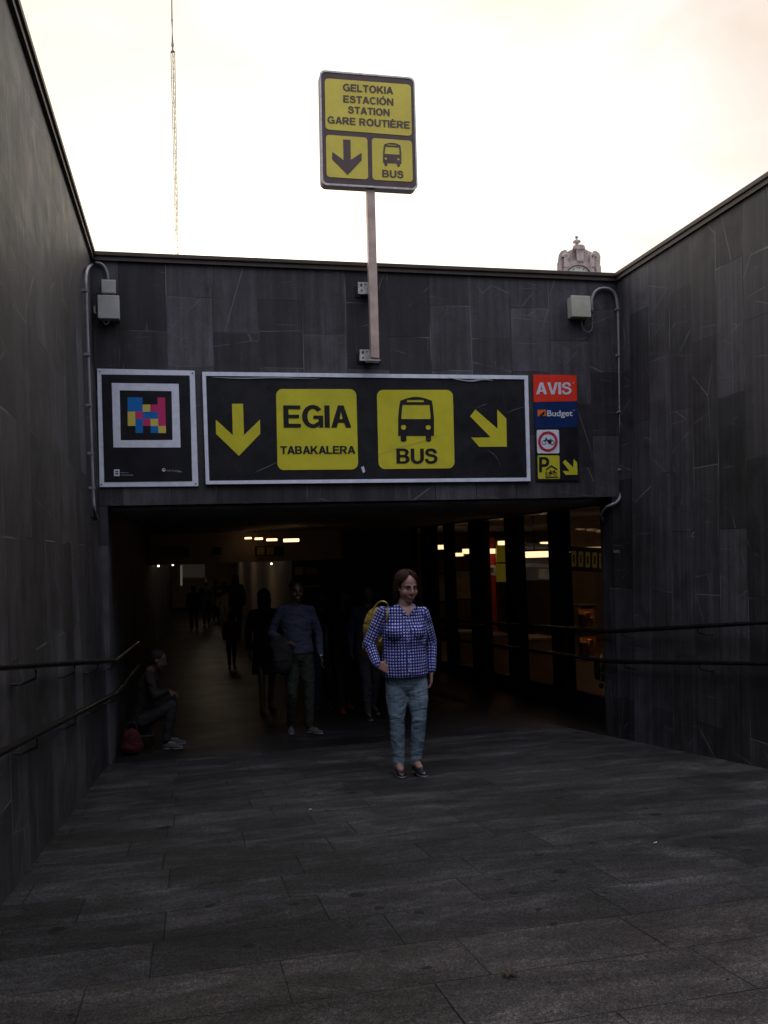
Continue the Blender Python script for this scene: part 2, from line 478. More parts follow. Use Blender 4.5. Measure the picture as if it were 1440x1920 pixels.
m_white = plain('white_aluminium', (0.74, 0.76, 0.88), 0.45, vary=0.08, scale=14, dirt=(0.56, 0.57, 0.66))
m_black = plain('black_vinyl', (0.014, 0.014, 0.018), 0.45, vary=0.25, scale=5, dirt=(0.024, 0.023, 0.026), spec=0.3)
m_ink = plain('black_print', (0.018, 0.017, 0.02), 0.4, vary=0.15, scale=7)
m_yellow = plain('yellow_vinyl', (0.60, 0.54, 0.035), 0.4, vary=0.07, scale=4, dirt=(0.50, 0.45, 0.05))
m_yellow2 = plain('yellow_sign_face', (0.74, 0.62, 0.11), 0.4, vary=0.06, scale=4, dirt=(0.64, 0.53, 0.11))  # yellow lightened to carry the flare over the pole sign
m_brownink = plain('dark_brown_print', (0.125, 0.088, 0.09), 0.45, vary=0.1, scale=7)  # brown lightened for the flare over the pole sign
m_red = plain('red_plate', (0.78, 0.045, 0.022), 0.4, vary=0.06)
m_navy = plain('navy_plate', (0.008, 0.028, 0.115), 0.4, vary=0.1)
m_whiteink = plain('white_print', (0.62, 0.62, 0.72), 0.5, vary=0.05)
m_orange = plain('orange_print', (0.75, 0.16, 0.03), 0.45, vary=0.1)
m_blue = plain('blue_print', (0.012, 0.16, 0.52), 0.45, vary=0.06)
m_magenta = plain('magenta_print', (0.60, 0.04, 0.17), 0.45, vary=0.06)
m_mosyel = plain('mosaic_yellow_print', (0.68, 0.55, 0.10), 0.45, vary=0.06)
m_steel = plain('pole_steel', (0.55, 0.42, 0.36), 0.42, metal=0.55, vary=0.12, scale=6, dirt=(0.34, 0.26, 0.22))
m_galv = plain('galvanised_steel', (0.55, 0.54, 0.52), 0.4, metal=0.6, vary=0.2, scale=20)
m_rail = plain('brushed_rail', (0.05, 0.048, 0.046), 0.25, metal=0.9, vary=0.05, scale=4)
m_conduit = plain('grey_conduit_pvc', (0.22, 0.22, 0.25), 0.5, vary=0.15, scale=12)
m_boxgrey = plain('grey_plastic_box', (0.42, 0.42, 0.41), 0.5, vary=0.08, dirt=(0.3, 0.29, 0.27))
m_boxcream = plain('cream_plastic_box', (0.46, 0.44, 0.37), 0.5, vary=0.08, dirt=(0.34, 0.32, 0.27))
m_cable = plain('black_cable', (0.12, 0.12, 0.13), 0.5)
m_stone = plain('sandstone', (0.50, 0.41, 0.38), 0.85, vary=0.2, scale=3, bmp=0.3, dirt=(0.25, 0.2, 0.18))
m_clock = plain('clock_enamel', (0.72, 0.7, 0.66), 0.35, vary=0.04)
m_mast = plain('mast_paint', (0.30, 0.24, 0.20), 0.6, vary=0.2)
m_mastlight = plain('mast_grey_paint', (0.5, 0.46, 0.42), 0.6, vary=0.2)
m_dark = plain('dark_steel', (0.008, 0.008, 0.009), 0.45, metal=0.3, vary=0.2)
m_beige = plain('beige_plaster', (0.30, 0.24, 0.19), 0.7, vary=0.12, scale=3)
m_brown = plain('brown_laminate', (0.20, 0.11, 0.06), 0.5, vary=0.2, scale=4)
m_lamp = emis('lamp_diffuser', (1.0, 0.60, 0.30), 2.6)
m_tube = emis('added_tube_glow', (1.0, 0.78, 0.55), 5.5)  # glow of the added corridor lamps
m_tube2 = emis('added_hall_glow', (1.0, 0.68, 0.42), 9.0)  # glow of the added hall lamps
m_lamp2 = emis('spot_lens', (1.0, 0.92, 0.78), 3.0)
mg, tg, bgx = newmat('shop_glass')
bgx.inputs['Base Color'].default_value = (0.75, 0.78, 0.8, 1); bgx.inputs['Transmission Weight'].default_value = 1
bgx.inputs['Roughness'].default_value = 0.02; bgx.inputs['IOR'].default_value = 1.1
nz = N(tg, 'ShaderNodeTexNoise'); nz.inputs['Scale'].default_value = 3
tg.links.new(ramp(tg, nz.outputs['Fac'], [(0.3, (0.01,) * 3), (0.8, (0.06,) * 3)]), bgx.inputs['Roughness'])

# ------------------------------------------------------------------ structure: ground, ramp, floors
YF = 9.45                      # face of the portal wall
YB = -30.0                     # head of the ramp
ZT = HC + 3.052 * K - 0.055    # top of the walls, under the coping
ZS = HC + 0.525 * K            # soffit
ZP = ZT - 0.95                 # plaza level
XLb, XLt, XRb, XRt = -0.79, -0.91, 4.80, 5.04
XE0, XE1 = 3.90, 4.18          # right edge of the ramp slabs at the camera and at the bottom

bm = bmesh.new()               # plaza: one sheet with an opening for the ramp
R = 600
o4 = [(-R, -R), (R, -R), (R, R), (-R, R)]
i4 = [(XLt - 0.3, YB), (XRt + 0.3, YB), (XRt + 0.3, YF + 0.3), (XLt - 0.3, YF + 0.3)]
vo_ = [bm.verts.new((x, y, ZP)) for x, y in o4]; vi_ = [bm.verts.new((x, y, ZP)) for x, y in i4]
for k in range(4):
    bm.faces.new((vo_[k], vo_[(k + 1) % 4], vi_[(k + 1) % 4], vi_[k]))
tag(build('ground', bm, m_plaza), kind='structure')

bm = bmesh.new()               # unseen sheet added under the tunnel to block sky light from below
bm.faces.new([bm.verts.new((x, y, -2.0)) for x, y in o4])
tag(build('light_block_sheet', bm, m_plaza), kind='structure')

def strip(name, pts_l, pts_r, mat, sub=1):
    bm = bmesh.new()
    L = [bm.verts.new(p) for p in pts_l]; Rr = [bm.verts.new(p) for p in pts_r]
    for i in range(len(L) - 1):
        bm.faces.new((L[i], Rr[i], Rr[i + 1], L[i + 1]))
    o = build(name, bm, mat)
    return tag(o, kind='structure')
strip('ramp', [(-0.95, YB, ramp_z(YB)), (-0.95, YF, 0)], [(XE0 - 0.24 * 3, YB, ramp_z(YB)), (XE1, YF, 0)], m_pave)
# drainage channel between the slabs and the right wall (edge face plus floor)
bm = bmesh.new()
a = [(XE0 - 0.72, YB), (XE1, YF)]
for dz0, dz1, dx1 in ((0.0, -0.28, 0.0), (-0.28, -0.30, 3.0)):
    q = []
    for (x, y) in a: q.append(bm.verts.new((x, y, ramp_z(y) + dz0)))
    for (x, y) in a[::-1]: q.append(bm.verts.new((x + dx1, y, ramp_z(y) + dz1)))
    bm.faces.new(q)
tag(build('drainage_channel', bm, plain('channel_concrete', (0.05, 0.05, 0.05), 0.85, vary=0.3)), kind='structure')
# a steel lip along the edge of the slabs
YT = 19.0
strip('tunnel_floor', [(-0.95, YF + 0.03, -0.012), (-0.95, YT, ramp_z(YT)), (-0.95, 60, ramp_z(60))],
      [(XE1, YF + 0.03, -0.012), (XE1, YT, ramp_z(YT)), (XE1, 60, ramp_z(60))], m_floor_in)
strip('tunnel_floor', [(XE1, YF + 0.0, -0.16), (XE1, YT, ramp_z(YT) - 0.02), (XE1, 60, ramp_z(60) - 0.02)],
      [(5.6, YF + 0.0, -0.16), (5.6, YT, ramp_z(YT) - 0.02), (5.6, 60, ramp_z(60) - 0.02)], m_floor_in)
# drain slot at the foot of the ramp
bm = bmesh.new(); box(bm, -0.95, XE1, YF - 0.004, YF + 0.03, -0.09, -0.07)
tag(build('drain_slot', bm, m_dark), kind='structure')

# ------------------------------------------------------------------ walls
def wall_prism(name, face_b, face_t, back, y0, y1, mat, zb=None):
    """side wall: battered face from (x=face_b at bottom) to (x=face_t at top)"""
    bm = bmesh.new()
    zb0 = zb if zb is not None else -1.5
    a = [(face_b, y0, zb0), (face_t, y0, ZT), (back, y0, ZT), (back, y0, zb0)]
    b = [(x, y1, z) for x, y, z in a]
    prism(bm, a, b)
    bmesh.ops.recalc_face_normals(bm, faces=bm.faces)
    return bm
left = empty('retaining_wall', (XLb, 0, 0), 'long dark slate wall on the left of the ramp with two handrails in front', 'wall')
build('cladding', wall_prism('', XLb, XLt, XLt - 0.45, YB, YF - 0.002, m_wall_side), m_wall_side, left)
right = empty('retaining_wall', (XRb, 0, 0), 'long dark slate wall on the right of the ramp above the drainage channel', 'wall')
build('cladding', wall_prism('', XRb, XRt, XRt + 0.45, YB, YF - 0.002, m_wall_side2), m_wall_side2, right)
def coping(parent, x0, x1, y0, y1, inward):
    bm = bmesh.new(); box(bm, x0, x1, y0, y1, ZT - 0.0, ZT + 0.045); bevel(bm, 0.008)
    build('coping', bm, m_coping, parent)
coping(left, XLt - 0.5, XLt + 0.05, YB, YF - 0.055, 1)
coping(right, XRt - 0.05, XRt + 0.5, YB, YF - 0.055, -1)
for par, x0, x1 in ((left, XLt - 0.01, XLt + 0.03), (right, XRt - 0.03, XRt + 0.01)):
    bm = bmesh.new(); box(bm, x0, x1, YB, YF - 0.035, ZT - 0.045, ZT - 0.002)
    build('fascia_strip', bm, m_coping, par)
port = empty('portal_wall', (2, YF, 0), 'dark slate wall above the tunnel mouth carrying the bus signs', 'wall')
bm = bmesh.new()
a = [(XLt - 0.45, YF, ZS), (XRt + 0.45, YF, ZS), (XRt + 0.45, YF, ZT), (XLt - 0.45, YF, ZT)]
prism(bm, a, [(x, YF + 0.45, z) for x, y, z in a]); bmesh.ops.recalc_face_normals(bm, faces=bm.faces)
build('cladding', bm, m_wall_front, port)
bm = bmesh.new(); box(bm, XLt - 0.5, XRt + 0.5, YF - 0.05, YF + 0.5, ZT, ZT + 0.045); bevel(bm, 0.008)
build('coping', bm, m_coping, port)
bm = bmesh.new(); box(bm, XLt + 0.03, XRt - 0.03, YF - 0.03, YF + 0.01, ZT - 0.045, ZT - 0.002)
build('fascia_strip', bm, m_coping, port)

# tunnel shell
tl_ = empty('tunnel_wall', (XLb, YF, 0), 'dark stone wall running along the left side inside the tunnel', 'wall')
bm = bmesh.new(); box(bm, XLb - 0.5, XLb + 0.0, YF + 0.004, 60, -1.5, ZS - 0.002); build('cladding', bm, m_wall_in, tl_)
jam = empty('wall_pier', (XRb, YF, 0), 'short slate pier ending the right wall just inside the tunnel mouth', 'wall pier')
bm = bmesh.new()
prism(bm, [(XRb, YF, -1.5), (XRb + 0.06, YF, ZS), (XRb + 0.7, YF, ZS), (XRb + 0.7, YF, -1.5)], [(XRb, YF + 0.32, -1.5), (XRb + 0.06, YF + 0.32, ZS), (XRb + 0.7, YF + 0.32, ZS), (XRb + 0.7, YF + 0.32, -1.5)])
bmesh.ops.recalc_face_normals(bm, faces=bm.faces)
build('cladding', bm, m_wall_side2, jam)
bm = bmesh.new(); box(bm, XLb - 0.5, 14, YF + 0.452, 60, ZS - 0.03, ZS + 0.4)
tag(build('tunnel_ceiling', bm, m_ceil), kind='structure')

# ------------------------------------------------------------------ glazed shop front on the right inside the tunnel
XG = 5.25
m_post = plain('black_post', (0.006, 0.006, 0.006), 0.7, vary=0.2, spec=0.15)
gl = empty('glazed_screen', (XG, YF + 0.4, 0), 'glazed wall with broad black posts along the right side of the tunnel', 'glass wall')
def gz(Y): return atX(1147, 1309, XG).z - 0.052 * (Y - 10.4)
posts = [(1038, 1062), (956, 977), (888, 912), (840, 848), (797, 816), (766, 778), (738, 748), (716, 724)]
yg0 = atX(1150, 1200, XG).y - 0.6
edges = []
for a_, b_ in posts:
    ya, yb = atX(b_, 1150, XG).y, atX(a_, 1150, XG).y
    edges.append((ya, yb))
YG1 = 24.0
prev = yg0
for ya, yb in edges:
    bm = bmesh.new(); box(bm, XG - 0.05, XG + 0.12, ya, yb, gz(ya) - 0.03, ZS - 0.06); bevel(bm, 0.008, 1)
    build('post', bm, m_post, gl)
    bm = bmesh.new(); prism(bm, [(XG + 0.02, prev, gz(prev)), (XG + 0.02, ya, gz(ya)), (XG + 0.02, ya, ZS - 0.07), (XG + 0.02, prev, ZS - 0.07)],
                            [(XG + 0.032, prev, gz(prev)), (XG + 0.032, ya, gz(ya)), (XG + 0.032, ya, ZS - 0.07), (XG + 0.032, prev, ZS - 0.07)])
    bmesh.ops.recalc_face_normals(bm, faces=bm.faces)
    build('glass_pane', bm, mg, gl)
    prev = yb
bm = bmesh.new(); prism(bm, [(XG - 0.04, YF + 0.3, -1.2), (XG - 0.04, YG1, -1.6), (XG - 0.04, YG1, gz(YG1)), (XG - 0.04, YF + 0.3, gz(YF + 0.3))],
                        [(XG + 0.06, YF + 0.3, -1.2), (XG + 0.06, YG1, -1.6), (XG + 0.06, YG1, gz(YG1)), (XG + 0.06, YF + 0.3, gz(YF + 0.3))])
bmesh.ops.recalc_face_normals(bm, faces=bm.faces)
build('plinth', bm, plain('plinth_steel', (0.010, 0.010, 0.018), 0.6, vary=0.2, spec=0.2), gl)
bm = bmesh.new(); box(bm, XG - 0.06, XG + 0.14, YF + 0.33, YG1, ZS - 0.055, ZS - 0.032)
build('head_rail', bm, m_dark, gl)

# the hall behind the glass
bm = bmesh.new()
v = [bm.verts.new(p) for p in ((XG + 0.065, YF + 0.4, -0.5), (14, YF + 0.4, -0.5), (14, 34, -0.9), (XG + 0.065, 34, -0.9))]
bm.faces.new(v)
tag(build('hall_floor', bm, plain('hall_terrazzo', (0.13, 0.08, 0.05), 0.6, vary=0.15, scale=6)), kind='structure')
hw = empty('hall_wall', (12, 20, 0), 'dim brown wall closing the hall seen through the glazed screen', 'wall')
bm = bmesh.new(); box(bm, 12, 12.3, YF + 0.4, 34, -1.2, ZS - 0.032); box(bm, 2.6, 12, 33, 33.3, -1.2, ZS - 0.032)
build('plaster', bm, plain('hall_plaster', (0.34, 0.24, 0.17), 0.75, vary=0.2, scale=1.5), hw)
bm = bmesh.new(); box(bm, XRb + 0.71, 12, YF + 0.2, YF + 0.5, -1.2, ZS - 0.032)
build('end_panel', bm, m_wall_in, hw)

def slab_px(name, px0, py0, px1, py1, Y, depth, mat, parent=None, bev=0.0):
    """upright box whose face fills the pixel rectangle at depth Y"""
    p = at((px0 + px1) / 2, (py0 + py1) / 2, Y)
    a = at(px0, (py0 + py1) / 2, Y); b = at(px1, (py0 + py1) / 2, Y)
    t = at((px0 + px1) / 2, py0, Y); d = at((px0 + px1) / 2, py1, Y)
    bm = bmesh.new(); box(bm, a.x, b.x, Y, Y + depth, d.z, t.z)
    if bev: bevel(bm, bev)
    return build(name, bm, mat, parent)
def thing_slab(name, label, cat, px0, py0, px1, py1, Y, depth, mat, group=None, bev=0.0):
    o = slab_px(name, px0, py0, px1, py1, Y, depth, mat, None, bev)
    return tag(o, label, cat, group)

# ceiling lamps of the hall
hall_lamps = [(813, 1022, 838, 1030, 21, 'ceiling lamp seen through the narrow pane beside the yellow boards, leftmost wide one'),
              (847, 1037, 869, 1043, 23, 'lowest slanting ceiling lamp above the brown notice board'),
              (879, 1029, 890, 1038, 21, 'small ceiling lamp half hidden by the black post left of the red pillar'),
              (910, 1029, 929, 1038, 17.5, 'ceiling lamp in front of the top of the red pillar'),
              (992, 1034, 1033, 1045, 14, 'widest ceiling lamp in front of the blue grey panel'),
              (945, 1014, 951, 1023, 24, 'round ceiling lamp above the yellow board'),
              (976, 1014, 982, 1023, 26, 'round ceiling lamp at the left edge of the blue grey pane'),
              (1027, 1016, 1033, 1026, 22, 'round ceiling lamp at the right edge of the blue grey pane'),
              (711, 1020, 729, 1024, 26, 'small ceiling lamp above the hanging board near the middle of the tunnel'),
              (734, 1044, 744, 1047, 27, 'tiny low ceiling lamp above the woman in the checked shirt')]
for px0, py0, px1, py1, Y, lab in hall_lamps:
    c = at((px0 + px1) / 2, (py0 + py1) / 2, Y)
    e = empty('ceiling_lamp', c, lab, 'lamp', 'lit ceiling lamps in the hall behind the glass')
    slab_px('diffuser', px0, py0, px1, py1, Y, 0.5, m_lamp, e)
    a = at(px0, py0, Y); b = at(px1, py0, Y)
    bm = bmesh.new(); box(bm, a.x - 0.01, b.x + 0.01, Y - 0.005, Y + 0.51, a.z + 0.004, a.z + 0.03)
    build('housing', bm, m_dark, e)
    bm = bmesh.new(); tube(bm, [((a.x + b.x) / 2, Y + 0.25, a.z + 0.03), ((a.x + b.x) / 2, Y + 0.25, ZS - 0.03)], 0.01, 6)
    build('hanger', bm, m_dark, e)

for (X_, Y_, lab) in ((8.0, 11.5, 'added unseen tube lamp in the hall near the luggage trolley'), (11.0, 19.0, 'added unseen tube lamp near the far brown wall of the hall'), (10.5, 14.5, 'added unseen tube lamp in the middle of the hall'), (0.9, 25, 'nearest added unseen tube lamp on the corridor ceiling'), (0.9, 32, 'middle added unseen tube lamp on the corridor ceiling'), (0.9, 40, 'farthest added unseen tube lamp on the corridor ceiling')):  # lamps out of view, added to brighten hall and corridor
    e = empty('ceiling_lamp', (X_, Y_, ZS - 0.1), lab, 'lamp', 'unseen tube lamps added to brighten the interior')
    bm = bmesh.new(); box(bm, X_ - .6, X_ + .6, Y_, Y_ + .25, ZS - .1, ZS - .06); build('diffuser', bm, m_tube2 if X_ > 5 else m_tube, e)
    bm = bmesh.new(); box(bm, X_ - .62, X_ + .62, Y_ - .02, Y_ + .27, ZS - .058, ZS - .032); build('housing', bm, m_dark, e)
thing_slab('pillar', 'red pillar behind the glass with a white square notice on it', 'pillar', 911, 1008, 931, 1240, 18, 0.3, plain('red_paint', (0.55, 0.03, 0.02), 0.5))
n_ = empty('notice', at(921, 1068, 17.98), 'small white framed square notice on the red pillar', 'notice')
decal('sheet', [[(914, 1059), (930, 1060), (930, 1079), (914, 1078)]], 17.98, m_whiteink, n_, 0.01)
decal('print', [[(918, 1064), (926, 1064), (926, 1074), (918, 1073)]], 17.975, m_brownink, n_)
m_yel_glow = emis('yellow_added_glow', (0.5, 0.38, 0.03), 0.09)  # emission added so the board's yellow shows in the dim hall
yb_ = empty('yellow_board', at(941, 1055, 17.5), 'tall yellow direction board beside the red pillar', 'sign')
decal('panel', [[(931, 1022), (952, 1022), (952, 1054), (931, 1054)]], 17.5, m_yel_glow, yb_, 0.03)
decal('panel', [[(932, 1057), (952, 1057), (952, 1091), (932, 1091)]], 17.5, m_yel_glow, yb_, 0.03)
nb = plain('notice_paper', (0.42, 0.34, 0.22), 0.6, vary=0.25, scale=4)
for (a0, b0, a1, b1, Y, lab) in ((849, 1068, 886, 1125, 20, 'beige notice board behind the glass left of the red pillar'),
                                 (817, 1075, 839, 1130, 21, 'narrow beige notice board nearest the woman in the checked shirt'),
                                 (737, 1028, 744, 1062, 26, 'small lit vertical poster above the woman in the checked shirt')):
    e = empty('notice_board', at((a0 + a1) / 2, b1, Y), lab, 'notice board')
    decal('board', [[(a0, b0), (a1, b0), (a1, b1), (a0, b1)]], Y, m_dark, e, 0.05)
    w_ = a1 - a0
    decal('paper', [[(a0 + w_ * .08, b0 + 3), (a1 - w_ * .08, b0 + 3), (a1 - w_ * .08, b1 - 3), (a0 + w_ * .08, b1 - 3)]], Y - 0.01, nb, e)
bp = empty('information_display', at(1005, 1054, 15), 'blue grey board with pale bands behind the widest hall lamp', 'board')
decal('board', [[(977, 1018), (1034, 1020), (1034, 1088), (977, 1088)]], 15, plain('blue_grey_board', (0.10, 0.13, 0.2), 0.35, vary=0.3, scale=3), bp, 0.05)
decal('band', [[(977, 1024), (1034, 1026), (1034, 1031), (977, 1030)], [(984, 1056), (1034, 1057), (1034, 1064), (984, 1063)], [(1010, 1066), (1034, 1067), (1034, 1086), (1010, 1085)]], 14.99, plain('pale_band', (0.35, 0.42, 0.5), 0.4, vary=0.3), bp)
yr = empty('direction_sign', at(1102, 1047, 13), 'long dim direction sign with yellow squares behind the nearest pane', 'sign')
decal('board', [[(1066, 1024), (1138, 1028), (1138, 1074), (1066, 1070)]], 13, m_ink, yr, 0.05)
dimy = emis('dim_yellow_added_glow', (0.3, 0.22, 0.06), 0.03)  # slight emission added so the yellow symbols show
for k in range(5):
    x = 1072 + k * 13
    decal('symbol', [rrect([(x, 1033 + k), (x + 9, 1033 + k), (x + 9, 1062 + k), (x, 1062 + k)], 1.5),
                     rrect([(x + 3, 1040 + k), (x + 6, 1040 + k), (x + 6, 1055 + k), (x + 3, 1055 + k)], 0.8)], 12.99, dimy, yr)
bp2 = thing_slab('ceiling_lamp', 'dull ceiling lamp above the long direction sign by the nearest pane', 'lamp', 1114, 1025, 1137, 1033, 13.5, 0.4, emis('dull_lamp', (1.0, 0.6, 0.3), 0.35))
# lit shelves near the first pane
sh = empty('display_shelf', at(1102, 1240, 11.9), 'narrow orange lit shelf unit behind the nearest pane', 'shelf')
wr = plain('warm_wood', (0.42, 0.2, 0.08), 0.5, vary=0.4, scale=12)
slab_px('back_panel', 1087, 1135, 1117, 1236, 12.2, 0.03, wr, sh)
for yy in (1136, 1178, 1188, 1233):
    slab_px('shelf', 1087, yy - 1.5, 1118, yy + 1.5, 11.9, 0.29, m_beige, sh)
for i, (x0, y0, x1, y1) in enumerate([(1091, 1152, 1099, 1176), (1101, 1148, 1108, 1176), (1109, 1158, 1115, 1176), (1092, 1204, 1103, 1231), (1106, 1199, 1114, 1231)]):
    lab = ['squat parcel on the upper orange shelf, left', 'tall parcel in the middle of the upper orange shelf', 'small parcel on the upper orange shelf, right', 'wide parcel on the lower orange shelf', 'upright parcel on the lower orange shelf'][i]
    thing_slab('parcel', lab, 'parcel', x0, y0, x1, y1, 11.95, 0.12, [m_brown, wr, m_beige][i % 3], 'parcels on the lit shelf', 0.008)
shl = emis('shelf_lamp_glow', (1, 0.5, 0.2), 5.0)
slab_px('lip', 1087, 1136.2, 1118, 1142, 11.90, 0.012, m_brown, sh)
slab_px('lip', 1087, 1188.2, 1118, 1193.5, 11.90, 0.012, m_brown, sh)
slab_px('strip_lamp', 1089, 1139, 1116, 1140.5, 11.95, 0.02, shl, sh)
slab_px('strip_lamp', 1089, 1190.5, 1116, 1192, 11.95, 0.02, shl, sh)
# brown counter low behind the other panes
for (a0, b0, a1, b1, Y, lab) in ((983, 1196, 1036, 1290, 14.5, 'long brown counter behind the second pane'),
                                 (916, 1190, 954, 1262, 17, 'brown counter at the foot of the red pillar'),
                                 (864, 1184, 892, 1245, 19.5, 'far brown counter left of the red pillar')):
    e = empty('counter', at((a0 + a1) / 2, b1, Y), lab, 'counter', 'brown counters behind the glass')
    slab_px('front', a0, b0 + 4, a1, b1, Y, 0.6, m_brown, e)
    slab_px('top', a0 - 1, b0, a1 + 1, b0 + 3.6, Y - 0.03, 0.66, m_beige, e)
# luggage trolley silhouette: chrome things seen low in the near pane
tr = empty('luggage_trolley', at(1136, 1290, 11.2), 'olive and chrome luggage trolley low behind the nearest pane', 'trolley')
bm = bmesh.new()
for x in (1127, 1143):
    tube(bm, [at(x, 1286, 11.2), at(x, 1236, 11.2), at(x + 1, 1228, 11.4)], 0.012, 8)
for y in (1245, 1262, 1280):
    tube(bm, [at(1127, y, 11.2), at(1143, y, 11.2)], 0.008, 8)
build('frame', bm, m_galv, tr)
slab_px('load', 1129, 1242, 1142, 1278, 11.25, 0.25, plain('olive_canvas', (0.12, 0.12, 0.04), 0.8, vary=0.3), tr, 0.02)
bm = bmesh.new()
for x in (1128, 1142):
    tube(bm, [at(x, 1286, 11.18), at(x, 1286, 11.24)], 0.035, 12)
build('wheel', bm, m_dark, tr)

# ------------------------------------------------------------------ far end of the tunnel
YW = 20.2
fb = empty('fascia_beam', at(470, 1057, YW - 0.2), 'beige beam across the far end of the tunnel carrying small signs', 'beam')
a = at(298, 1013, YW - 0.2); b = at(640, 1050, YW - 0.2)
bm = bmesh.new(); box(bm, XLb, b.x, YW - 0.2, YW + 0.1, at(470, 1054, YW - .2).z, ZS - 0.033)
build('beam', bm, m_beige, fb)
fw_ = empty('dark_partition', (3.6, YW, 0), 'dark partition right of the far corridor mouth', 'wall')
bm = bmesh.new(); box(bm, at(548, 1100, YW).x, XG - 0.06, YW, YW + 0.2, -1.2, ZS - 0.032)
build('panel', bm, plain('dark_cladding', (0.03, 0.028, 0.026), 0.5, vary=0.3), fw_)
corr = empty('corridor_wall', (2.7, YW, 0), 'beige wall along the right side of the far corridor', 'wall')
bm = bmesh.new(); xw = at(548, 1100, YW).x; box(bm, xw, xw + 0.2, YW + 0.2, 46, -1.2, ZS - 0.032)
build('plaster', bm, m_beige, corr)
ce = empty('end_wall', (1, 46, 0), 'pale wall closing the far corridor behind the walkers', 'wall')
bm = bmesh.new(); box(bm, XLb, xw, 46, 46.3, -1.2, ZS - 0.032); build('plaster', bm, m_beige, ce)
# lit poster and tall slim posters on the end wall
tag(decal('light_box', [[(338, 1058), (384, 1058), (384, 1083), (338, 1083)]], 45.9, emis('lit_poster', (0.35, 0.29, 0.25), 0.028), None, 0.08), 'faintly lit wide poster on the end wall of the corridor', 'light box')
for i, (x0, x1, y1, lab) in enumerate([(316, 319, 1100, 'slim pale strip poster nearest the left tunnel wall'), (338, 342, 1098, 'slim pale strip poster just left of the lit poster'), (493, 495, 1072, 'short slim strip light under the beam'), (515, 518, 1076, 'slim strip at the right end of the end wall')]):
    tag(decal('strip_panel', [[(x0, 1060), (x1, 1060), (x1, y1), (x0, y1)]], 44, emis('strip_glow%d' % i, (0.7, 0.6, 0.42), 0.10), None, 0.05), lab, 'strip light', 'slim strip lights at the far end')
for (x, y, Y, lab) in ((297, 1061, 22.5, 'bright spot lamp at the left end under the beam'), (324, 1059, 24, 'bright spot lamp second from the left under the beam'), (509, 1057, 23, 'bright spot lamp under the right part of the beam')):
    p = at(x, y, Y)
    e = empty('spot_lamp', p, lab, 'lamp', 'spot lamps under the beam')
    bm = bmesh.new(); bmesh.ops.create_icosphere(bm, subdivisions=2, radius=0.028, matrix=Matrix.Translation(p)); build('lens', bm, m_lamp2, e, True)
    bm = bmesh.new(); tube(bm, [p + Vector((0, 0.03, 0.03)), p + Vector((0, 0.06, 0.12))], 0.03, 10); build('housing', bm, m_dark, e)
    bm = bmesh.new(); tube(bm, [p + Vector((0, 0.06, 0.12)), (p.x, p.y + .06, ZS - 0.03)], 0.008, 6); build('stem', bm, m_dark, e)
for i, (x0, x1, y, h) in enumerate(((459, 472, 1009, 3.5), (478, 493, 1010, 4), (500, 520, 1012, 4.5), (532, 561, 1013, 6))):
    Y = 19.6 - i * 0.9
    lab = ['smallest and farthest lamp of the ceiling row', 'second smallest lamp of the ceiling row', 'second largest lamp of the ceiling row', 'largest and nearest lamp of the ceiling row'][i] + ' above the beam'
    e = empty('ceiling_lamp', at((x0 + x1) / 2, y, Y), lab, 'lamp', 'row of lamps above the beam')
    slab_px('diffuser', x0, y - h / 2, x1, y + h / 2, Y, 0.08, m_lamp, e, 0.01)
    a = at(x0, y - h / 2, Y); b = at(x1, y - h / 2, Y)
    bm = bmesh.new(); box(bm, a.x, b.x, Y, Y + 0.09, a.z + 0.003, a.z + 0.02); build('housing', bm, m_dark, e)
    bm = bmesh.new(); tube(bm, [((a.x + b.x) / 2, Y + 0.05, a.z + 0.02), ((a.x + b.x) / 2, Y + 0.05, ZS - 0.03)], 0.006, 6); build('hanger', bm, m_dark, e)
e = empty('direction_sign', at(504, 1031, 19.9), 'small dim sign with two yellow squares on the beam', 'sign')
decal('board', [[(478, 1024), (532, 1024), (532, 1042), (478, 1042)]], 19.92, m_ink, e, 0.03)
dy2 = plain('sign_yellow_dim', (0.38, 0.30, 0.08), 0.6)
decal('square', [[(482, 1026), (496, 1026), (496, 1040), (482, 1040)]], 19.9, dy2, e)
decal('square', [[(500, 1026), (513, 1026), (513, 1040), (500, 1040)]], 19.9, dy2, e)
tag(decal('dark_sign', [[(301, 1025), (355, 1025), (355, 1044), (301, 1044)]], 19.92, m_brownink, None, 0.03), 'long plain dark sign at the left end of the beam', 'sign')
tag(decal('square_sign', [[(400, 1026), (414, 1026), (414, 1040), (400, 1040)]], 19.92, m_ink, None, 0.03), 'small black square sign in the middle of the beam', 'sign')
e = empty('direction_sign', at(577, 1071, 20.1), 'dim notice with yellow squares on the dark partition', 'sign')
decal('board', [[(550, 1060), (608, 1060), (608, 1082), (550, 1082)]], 20.15, m_ink, e, 0.03)
decal('square', [[(553, 1063), (568, 1063), (568, 1078), (553, 1078)]], 20.13, dy2, e)
decal('square', [[(574, 1063), (596, 1063), (596, 1078), (574, 1078)]], 20.13, m_brown, e)
decal('band', [[(572, 1098), (600, 1098), (600, 1101), (572, 1101)]], 20.13, dy2, e)

